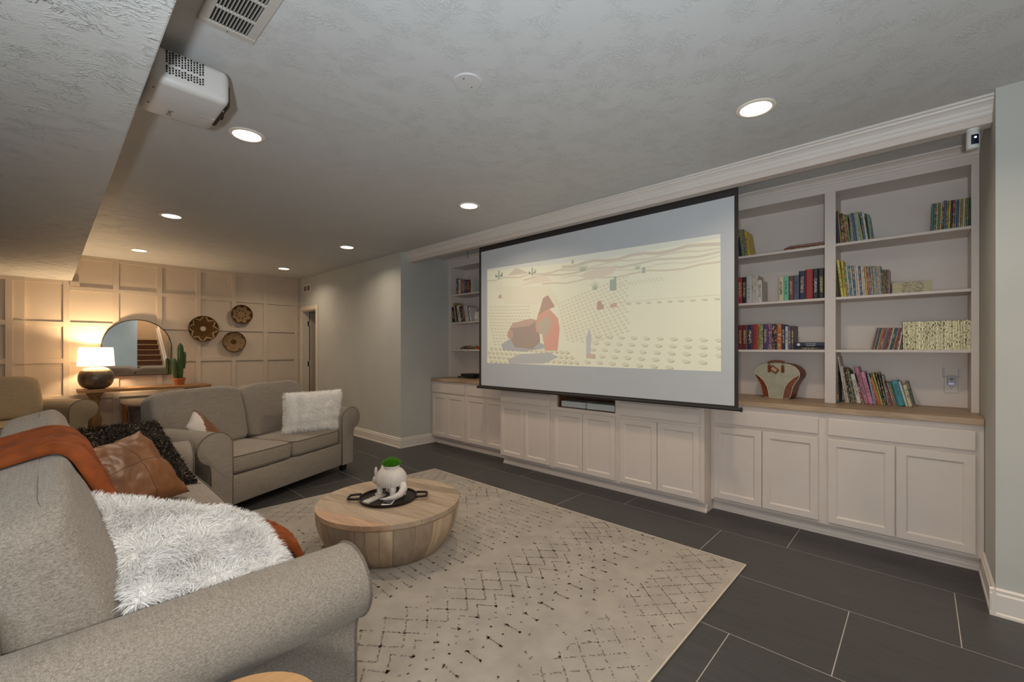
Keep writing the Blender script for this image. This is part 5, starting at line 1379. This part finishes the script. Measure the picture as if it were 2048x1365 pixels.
nz = N.n('ShaderNodeTexNoise'); mpg = N.n('ShaderNodeMapping'); mpg.inputs['Scale'].default_value = (1, 1, 0.45); N.l(ad.outputs[0], mpg.inputs[0])
nz.inputs['Scale'].default_value = 150; nz.inputs['Detail'].default_value = 2; N.l(mpg.outputs[0], nz.inputs['Vector'])
rp = N.ramp([(0.38, hexc(84, 72, 46)), (0.43, hexc(226, 214, 166)), (0.56, hexc(246, 238, 208)), (0.68, hexc(214, 198, 146))]); N.l(nz.outputs['Fac'], rp.inputs[0])
mxg = N.n('ShaderNodeMix', data_type='RGBA', blend_type='MULTIPLY'); mxg.inputs[0].default_value = 1.0; N.l(oi.outputs['Color'], mxg.inputs[6]); N.l(rp.outputs[0], mxg.inputs[7]); N.l(mxg.outputs[2], N.b.inputs['Base Color'])
MC['gold'] = N.m
WORD = {'navy': (34, 40, 66), 'ochre': (166, 124, 62), 'dark green': (34, 66, 46), 'rust': (134, 74, 42), 'green': (96, 124, 62), 'grey-teal': (112, 134, 138), 'purple-grey': (96, 90, 116),
        'aqua': (128, 160, 156), 'lime': (150, 160, 70), 'blue': (40, 96, 142), 'white': (206, 200, 190), 'teal': (60, 124, 128), 'dark teal': (30, 84, 88), 'beige': (170, 152, 118), 'cream': (206, 194, 158),
        'brown': (92, 66, 50), 'slate-blue': (84, 100, 132), 'yellow': (206, 176, 40), 'pale yellow': (202, 194, 96), 'red': (158, 40, 38), 'olive': (120, 120, 52), 'purple': (128, 112, 156), 'grey': (128, 126, 126),
        'orange': (190, 96, 44), 'pink': (204, 136, 164), 'mauve': (176, 110, 134), 'light blue': (136, 158, 184), 'black': (30, 29, 32), 'pale grey': (190, 186, 180), 'mint': (110, 190, 160), 'maroon': (98, 34, 40),
        'violet': (104, 58, 120), 'dark red': (112, 30, 32), 'gold': (220, 206, 150), 'slate': (84, 86, 110), 'turquoise': (46, 136, 154), 'dark grey': (76, 74, 74), 'red-brown': (120, 62, 52), 'deep purple': (72, 58, 104)}
NTH = ['first', 'second', 'third', 'fourth', 'fifth', 'sixth', 'seventh', 'eighth', 'ninth', 'tenth', 'eleventh', 'twelfth', 'thirteenth', 'fourteenth', 'fifteenth', 'sixteenth', 'seventeenth', 'eighteenth', 'nineteenth', 'twentieth']
TENS = {2: 'twenty', 3: 'thirty', 4: 'forty'}
def nth(i):
    n = i + 1
    if n <= 20: return NTH[n - 1]
    t_, r_ = divmod(n, 10)
    return TENS[t_] + '-' + NTH[r_ - 1] if r_ else {3: 'thirtieth', 4: 'fortieth', 5: 'fiftieth'}[t_]
def make_book(loc, rotx, th, h, d, word, style, label, group, right=False, rgb=None):
    sg = 1.0 if right else -1.0
    c = min(0.0022, th * 0.16)
    U = [(d, 0), (0.0035, 0), (0, 0.2 * th), (0, 0.8 * th), (0.0035, th), (d, th), (d, th - c), (c + 0.003, th - c), (c + 0.003, c), (d, c)]
    b = bmnew(); prism(b, [(x, sg * y) for x, y in U], 'Z', 0, h)
    o = obj('book', b, MC[style], loc=loc, rot=(rotx, 0, 0), color=rgb if rgb is not None else hexc(*WORD[word]))
    tag(o, label, 'book', group)
    b = bmnew(); box(b, c + 0.0028, d - 0.003, *sorted((sg * c, sg * (th - c))), 0.0025, h - 0.003); obj('pages', b, m_paper, o)
    return o
BK = {}
def row(ox, oy, scl, Xs, zs, items, end, desc, group, d=0.17, kind='book', key=None):
    """items: (bottom-left x, top-left x, top y, colour word, style) in the pixels of a magnified view with its corner at (ox, oy)"""
    px = lambda x, y: (ox + x / scl, oy + y / scl)
    n = len(items)
    def yb(x):   # Y of a bottom corner on the plane X = Xs
        return at(ox + x / scl, HY, 'X', Xs).y
    for i, it in enumerate(items):
        bl, tl, ty, word, style = it[:5]
        br = items[i + 1][0] if i + 1 < n else end
        top = at(*px(tl, ty), 'X', Xs); y0 = yb(bl); y1 = yb(br)
        dz = max(0.04, top.z - zs); lean = math.atan2(top.y - y0, dz)
        if abs(lean) < 0.015: lean = 0.0
        th = max(0.0025, (y0 - y1) * math.cos(lean) - 0.0006); h = dz / math.cos(lean)
        lab = f'{word} {kind}, {nth(i)} {desc}'
        if style == 'gold':
            g_ = random.uniform(0.72, 1.0); th *= 0.92; h -= random.uniform(0, 0.004); rgb = (g_, g_ * random.uniform(0.96, 1.0), g_ * random.uniform(0.8, 1.0)); xo = random.uniform(0, 0.005)
        else: rgb, xo = None, 0.0
        if lean >= 0: o = make_book((Xs + xo, y0, zs + 0.0003), -lean, th, h, d, word, style, lab, group, rgb=rgb)
        else: o = make_book((Xs + xo, y0 - th / math.cos(lean), zs + 0.0003), -lean, th, h, d, word, style, lab, group, right=True, rgb=rgb)
        if key: BK[(key, i)] = (o, th, h, lean)
I_, B_Y, T_, DT, PL = 'illustrated', 'busy', 'titled', 'darktitled', 'plain'
XSP = 4.128
# top shelf, right bay
row(1660, 380, 6.827, XSP, SZ[2], [(100, 75, 295, 'navy', PL), (140, 95, 295, 'ochre', PL), (165, 128, 325, 'dark green', I_), (205, 165, 345, 'rust', B_Y), (255, 205, 345, 'green', B_Y), (285, 255, 330, 'grey-teal', I_), (330, 275, 325, 'purple-grey', PL),
    (370, 315, 315, 'aqua', I_), (430, 355, 305, 'lime', B_Y), (460, 400, 305, 'blue', I_), (490, 430, 315, 'white', B_Y), (525, 480, 325, 'dark green', PL), (545, 500, 335, 'aqua', I_), (570, 520, 340, 'teal', I_)], 590, 'from the post in the leaning top-shelf row', 'picture books leaning on the top shelf', kind='picture book')
xs_ = [1385, 1410, 1440, 1470, 1500, 1520, 1548, 1580, 1610, 1640, 1668, 1695, 1722, 1750, 1780, 1808, 1836, 1862, 1888]
tp_ = [190, 185, 180, 175, 178, 200, 145, 150, 150, 145, 140, 138, 134, 130, 125, 120, 115, 110, 106]
cl_ = ['teal', 'dark teal', 'beige', 'green', 'cream', 'brown', 'slate-blue', 'green', 'yellow', 'navy', 'red', 'teal', 'blue', 'beige', 'olive', 'cream', 'olive', 'green', 'dark green']
row(1660, 380, 6.827, XSP, SZ[2], [(x, x + 14, t_, c_, I_ if k % 3 else PL) for k, (x, t_, c_) in enumerate(zip(xs_, tp_, cl_))], 1918, 'in the upright top-shelf row by the wall', 'thin picture books by the wall on the top shelf', kind='thin book')
# second shelf, right bay
its = [(190, 110, 92, 'pale yellow', DT), (238, 180, 102, 'yellow', DT)]
xs_ = [285, 318, 350, 382, 412, 445, 482, 520, 555, 590, 622, 652, 690]
tl_ = [238, 265, 300, 335, 370, 405, 440, 478, 515, 545, 582, 612, 640]
cl_ = ['teal', 'white', 'turquoise', 'white', 'blue', 'pale grey', 'white', 'blue', 'white', 'white', 'yellow', 'red', 'purple']
its += [(x, t_, 188 + (7 * k) % 13, c_, B_Y if c_ in ('white', 'pale grey') else I_) for k, (x, t_, c_) in enumerate(zip(xs_, tl_, cl_))]
for k in range(9): its.append((722 + k * 19, 680 + k * 21.5, 190 + (k * 5) % 9, ['white', 'green', 'white', 'pale grey', 'light blue', 'white', 'cream', 'white', 'teal'][k], B_Y))
for k in range(7): its.append((893 + k * 19.5, 862 + k * 23, 255 - k * 0.5, ['dark green', 'red-brown', 'green', 'dark red', 'red-brown', 'grey', 'mauve'][k], I_))
row(1660, 510, 8.533, XSP, SZ[1], its, 1030, 'from the post in the mixed second-shelf row', 'books in the mixed row on the second shelf', kind='book', d=0.155)
def flat(ox, oy, scl, Xs, zs, items, desc, group, d, kind, key=None):
    """a flat pile, listed from the bottom up: (left x, right x, thickness, colour, style)"""
    z = zs; n = len(items)
    for i, (xl, xr, th, word, style) in enumerate(items):
        y0 = at(ox + xl / scl, HY, 'X', Xs).y; y1 = at(ox + xr / scl, HY, 'X', Xs).y
        o = make_book((Xs, y0, z + th + 0.0003), PI / 2, th, y0 - y1, d, word, style, f'{word} {kind}, {nth(n - 1 - i)} from the top {desc}', group)
        if key: BK[(key, i)] = (o, th, y0 - y1, 0)
        z += th + 0.0003
flat(1660, 510, 8.533, XSP + 0.01, SZ[1], [(1062 + (k * 3) % 7, 1735 + (k * 5) % 9, 0.0092, 'cream', DT) for k in range(8)], 'of the flat second-shelf stack', 'cream books stacked flat on the second shelf', 0.13, 'thin book')
# third shelf, right bay
cl_ = ['red-brown', 'grey', 'dark teal', 'beige', 'orange', 'red', 'grey', 'slate', 'red', 'brown', 'cream', 'dark green', 'blue', 'orange', 'red-brown', 'rust']
row(1720, 620, 8.533, XSP, SZ[0], [(195 + k * 27.8, 290 + k * 27.8, 312, c_, I_ if k % 2 else PL) for k, c_ in enumerate(cl_)] + [(645, 715, 320, 'white', B_Y)], 676, 'in the thin leaning third-shelf row', 'thin books leaning against the gold spines', d=0.15, kind='thin book')
ng = 44
row(1720, 620, 8.533, XSP, SZ[0], [(734 + k * 26.6, 738 + k * 26.6, 205 - k * 0.8 + (k * 7) % 5, 'gold', 'gold') for k in range(ng)], 734 + ng * 26.6, 'from the leaning books in the long gold row', 'gold-foil spines on the third shelf', d=0.19, kind='foil book')
# counter, right bay: leaning picture books
XCT = 4.22
its = [(206, 98, 88, 'pale grey', B_Y), (236, 150, 225, 'white', B_Y), (262, 165, 252, 'navy', B_Y), (290, 198, 248, 'black', B_Y), (316, 228, 262, 'green', B_Y), (342, 250, 290, 'navy', I_), (370, 275, 335, 'white', DT), (432, 362, 465, 'dark red', B_Y), (474, 330, 245, 'mauve', DT), (538, 415, 308, 'pink', DT),
       (598, 505, 332, 'light blue', PL), (628, 532, 378, 'rust', I_), (652, 548, 388, 'orange', PL), (690, 552, 328, 'yellow', PL), (702, 572, 322, 'lime', B_Y), (734, 622, 342, 'navy', I_), (758, 652, 312, 'black', B_Y), (786, 700, 352, 'grey-teal', B_Y), (816, 730, 440, 'red-brown', I_),
       (842, 742, 458, 'red', PL), (866, 770, 452, 'light blue', I_), (888, 795, 455, 'ochre', B_Y), (908, 815, 458, 'green', PL), (928, 832, 430, 'turquoise', PL), (1034, 930, 438, 'white', I_), (1072, 990, 485, 'cream', DT), (1132, 1035, 438, 'dark green', I_)]
row(1660, 700, 6.827, XCT, 0.928, its, 1172, 'from the post in the leaning counter row', 'picture books leaning on the oak counter', d=0.17, kind='picture book', key='ctr')
b0 = (1660, 700, 6.827)
make_book((XCT - 0.03, at(1660 + 96 / 6.827, HY, 'X', XCT - 0.03).y, 0.9283), -0.02, 0.012, 0.235, 0.2, 'dark grey', I_, 'dark grey slim book upright against the post on the counter', 'picture books leaning on the oak counter')
# second bay (bag bay)
row(1470, 440, 10.78, XSP, SZ[2], [(92, 48, 395, 'navy', PL), (150, 66, 222, 'green', B_Y), (215, 118, 218, 'purple-grey', B_Y), (278, 190, 252, 'yellow', DT)], 330, 'from the screen in the short top-shelf row', 'books beside the screen on the top shelf', d=0.20)
flat(1470, 440, 10.78, XSP + 0.01, SZ[2], [(975, 1925, 0.004, 'green', I_), (1050, 1925, 0.009, 'green', B_Y), (1062, 1922, 0.008, 'red', PL), (1105, 1922, 0.007, 'grey-teal', B_Y), (1160, 1918, 0.005, 'rust', PL)], 'of the flat top-shelf pile', 'thin books piled flat on the top shelf', 0.2, 'thin book')
row(1470, 520, 10.78, XSP, SZ[1], [(58, 58, 385, 'red', T_), (152, 152, 380, 'black', T_), (245, 245, 355, 'pale grey', PL), (355, 355, 345, 'pale grey', I_), (490, 490, 445, 'white', DT)], 578, 'from the screen in the short second-shelf row', 'books beside the screen on the second shelf', d=0.19, kind='hardback', key='lore')
row(1470, 520, 10.78, XSP, SZ[1], [(940, 940, 375, 'cream', DT), (1045, 1045, 360, 'mint', DT), (1155, 1155, 355, 'red-brown', T_), (1262, 1262, 340, 'slate', DT), (1380, 1380, 248, 'navy', T_), (1518, 1518, 215, 'red', PL), (1675, 1675, 200, 'black', PL), (1795, 1795, 186, 'black', PL)], 1922, 'towards the post in the second-shelf hardback row', 'hardbacks against the post on the second shelf', d=0.20, kind='hardback', key='car')
row(1470, 630, 7.584, XSP, SZ[0], [(50, 50, 160, 'dark red', T_), (108, 108, 160, 'maroon', T_), (188, 188, 156, 'navy', T_), (266, 266, 148, 'red', DT), (346, 346, 146, 'olive', I_), (423, 423, 146, 'deep purple', T_), (497, 497, 144, 'violet', I_), (566, 566, 142, 'black', I_), (636, 636, 138, 'orange', I_), (706, 706, 150, 'navy', T_), (761, 761, 178, 'white', DT), (802, 802, 176, 'slate', T_), (849, 849, 172, 'brown', T_)],
    896, 'from the screen in the third-shelf hardback row', 'hardbacks on the third shelf', d=0.165, kind='hardback')
flat(1470, 630, 7.584, XSP, SZ[0], [(900, 1362, 0.022, 'black', T_), (902, 1360, 0.035, 'navy', PL)], 'of the flat pair beside the third-shelf hardbacks', 'hardbacks lying flat on the third shelf', 0.16, 'hardback', key='nep')
# far bookcase beyond the screen
row(885, 530, 5.6875, XSP, SZ[2], [(155, 155, 160, 'brown', I_), (179, 179, 168, 'white', DT), (192, 192, 172, 'pale grey', DT), (208, 208, 172, 'brown', T_), (219, 219, 166, 'orange', I_), (236, 236, 172, 'slate', T_), (256, 256, 172, 'navy', I_), (269, 269, 172, 'black', T_), (282, 282, 170, 'red', T_), (301, 301, 172, 'dark green', I_), (321, 321, 170, 'white', DT)], 336, 'on the top shelf of the far bookcase', 'books on the top shelf of the far bookcase', d=0.15, kind='paperback')
row(885, 530, 5.6875, XSP, SZ[1], [(110, 95, 490, 'black', T_), (142, 120, 440, 'ochre', I_), (162, 138, 462, 'black', PL), (180, 155, 470, 'white', DT), (212, 182, 478, 'black', I_), (238, 212, 470, 'red-brown', T_), (262, 234, 468, 'pale grey', DT), (280, 256, 470, 'cream', DT), (300, 276, 478, 'blue', T_), (312, 290, 486, 'white', DT)], 328, 'on the second shelf of the far bookcase', 'books on the second shelf of the far bookcase', d=0.15, kind='hardback')
# lettering on the spines that can be read
m_letdark = M('lettering_dark', hexc(58, 52, 48), 0.6, var=0.02); m_letwhite = M('lettering_white', hexc(222, 220, 214), 0.5, var=0.02); m_letgold = M('lettering_gold', hexc(216, 200, 120), 0.4, 0.3, var=0.02); m_letnavy = M('lettering_navy', hexc(26, 40, 84), 0.5, var=0.02)
FACE = Matrix(((0, 0, -1, 0), (-1, 0, 0, 0), (0, 1, 0, 0), (0, 0, 0, 1)))    # text x -> -Y, text y -> +Z, facing -X
def spine_text(key, s, size, mat, down=True, cz=0.5, stack=False, sx=1.0):
    o, th, h, ln = BK[key]
    if stack:
        for i, ch in enumerate(s):
            mt = Matrix.Translation((-0.0008, -th / 2, h * (0.66 - 0.148 * i))) @ FACE; text_mesh(ch, size, mat, 'title_lettering', o, mt)
    else:
        mt = Matrix.Translation((-0.0008, -th / 2, h * cz)) @ FACE @ Matrix.Rotation(-PI / 2 if down else 0, 4, 'Z') @ Matrix.Scale(sx, 4, (1, 0, 0)); text_mesh(s, size, mat, 'title_lettering', o, mt)
spine_text(('lore', 2), 'LORE', 0.026, m_letdark, stack=True)
spine_text(('car', 6), 'CARAVAL', 0.026, m_letwhite, cz=0.44)
spine_text(('car', 7), 'LEGENDARY', 0.025, m_letgold, cz=0.46, sx=0.9)
o, th, h, ln = BK[('ctr', 23)]
mt = Matrix.Translation((-0.0008, -th * 0.50, h * 0.62)) @ FACE @ Matrix.Rotation(-PI / 2, 4, 'Z'); text_mesh('Baby Bible', 0.021, m_letnavy, 'title_lettering', o, mt)
o, th, h, ln = BK[('nep', 1)]
mt = Matrix.Translation((-0.0008, -th * 0.30, h * 0.55)) @ FACE @ Matrix.Rotation(-PI / 2, 4, 'Z'); text_mesh('THE SON OF', 0.0125, m_letwhite, 'title_lettering', o, mt)
mt = Matrix.Translation((-0.0008, -th * 0.70, h * 0.55)) @ FACE @ Matrix.Rotation(-PI / 2, 4, 'Z'); text_mesh('NEPTUNE', 0.0135, m_letwhite, 'title_lettering', o, mt)
b = bmnew(); lathe(b, [(0.011, 0.0), (0.011, 0.0008)], 24); bmesh.ops.rotate(b, cent=(0, 0, 0), matrix=Matrix.Rotation(-PI / 2, 3, 'Y'), verts=b.verts); bmesh.ops.translate(b, vec=(-0.0002, -th / 2, h * 0.14), verts=b.verts); obj('round_emblem', b, m_letwhite, o)

# small things in the far bookcase
t = thing('pitcher', 'small white pitcher beside the hardbacks in the far bookcase', 'pitcher', (4.18, at(885 + 398 / 5.6875, HY, 'X', 4.18).y, SZ[1]))
m_pit = M('white_glaze', hexc(214, 208, 198), 0.3, var=0.03)
b = bmnew(); lathe(b, [(0.030, 0.0), (0.046, 0.03), (0.048, 0.06), (0.034, 0.10), (0.030, 0.115), (0.037, 0.135), (0.033, 0.135), (0.026, 0.112)], 28, cap1=False); obj('body', b, m_pit, t, smooth=True)
b = bmnew(); tube(b, [(0, 0.033, 0.12), (0, 0.062, 0.11), (0, 0.066, 0.075), (0, 0.046, 0.045)], 0.005, 8); obj('handle', b, m_pit, t, smooth=True)
t = thing('rope_bundle', 'bundle of coiled olive-brown strap on the third shelf of the far bookcase', 'strap', (4.22, at(885 + 300 / 5.6875, HY, 'X', 4.22).y, SZ[0]))
m_rope = M('olive_webbing', hexc(122, 104, 74), 0.9, var=0.35, vscale=60)
for k in range(4):
    b = bmnew(); y0 = 0.10 - 0.065 * k
    tube(b, [(0.045 * math.cos(a), y0 + 0.050 * math.sin(a) * (1 + 0.1 * k), 0.022 + 0.010 * (k % 2) + 0.012 * math.sin(2 * a + k)) for a in [2 * PI * q / 18 for q in range(18)]], 0.013, 8, closed=True); obj('coil', b, m_rope, t, smooth=True)
t = thing('small_box', 'little red box beside the strap bundle in the far bookcase', 'box', (4.22, at(885 + 418 / 5.6875, HY, 'X', 4.22).y, SZ[0]))
m_redbox = M('red_card', hexc(176, 44, 34), 0.5, var=0.05)
b = bmnew(); box(b, -0.03, 0.03, -0.03, 0.022, 0, 0.040, 0.002, 1); obj('body', b, m_redbox, t)
b = bmnew(); box(b, -0.031, 0.031, -0.031, 0.023, 0.032, 0.044, 0.002, 1); obj('lid', b, m_redbox, t)
t = thing('media_player', 'dark flat media player on a black stand on the far oak worktop', 'media player', (4.17, at(885 + 330 / 5.6875, HY, 'X', 4.17).y, 0.928))
b = bmnew(); box(b, -0.10, 0.12, -0.14, 0.12, 0.030, 0.062, 0.003, 1); obj('casing', b, m_dark, t)
b = bmnew(); box(b, -0.12, 0.13, -0.16, 0.17, 0.014, 0.024, 0.003, 1); obj('stand_shelf', b, m_brownblack, t)
for (x, y) in ((-0.10, -0.14), (-0.10, 0.15), (0.11, -0.14), (0.11, 0.15)):
    b = bmnew(); box(b, x - 0.01, x + 0.01, y - 0.01, y + 0.01, 0, 0.015); box(b, x * 0.8 - 0.01, x * 0.8 + 0.01, y * 0.7 - 0.01, y * 0.7 + 0.01, 0.023, 0.031); obj('foot', b, m_dark, t)
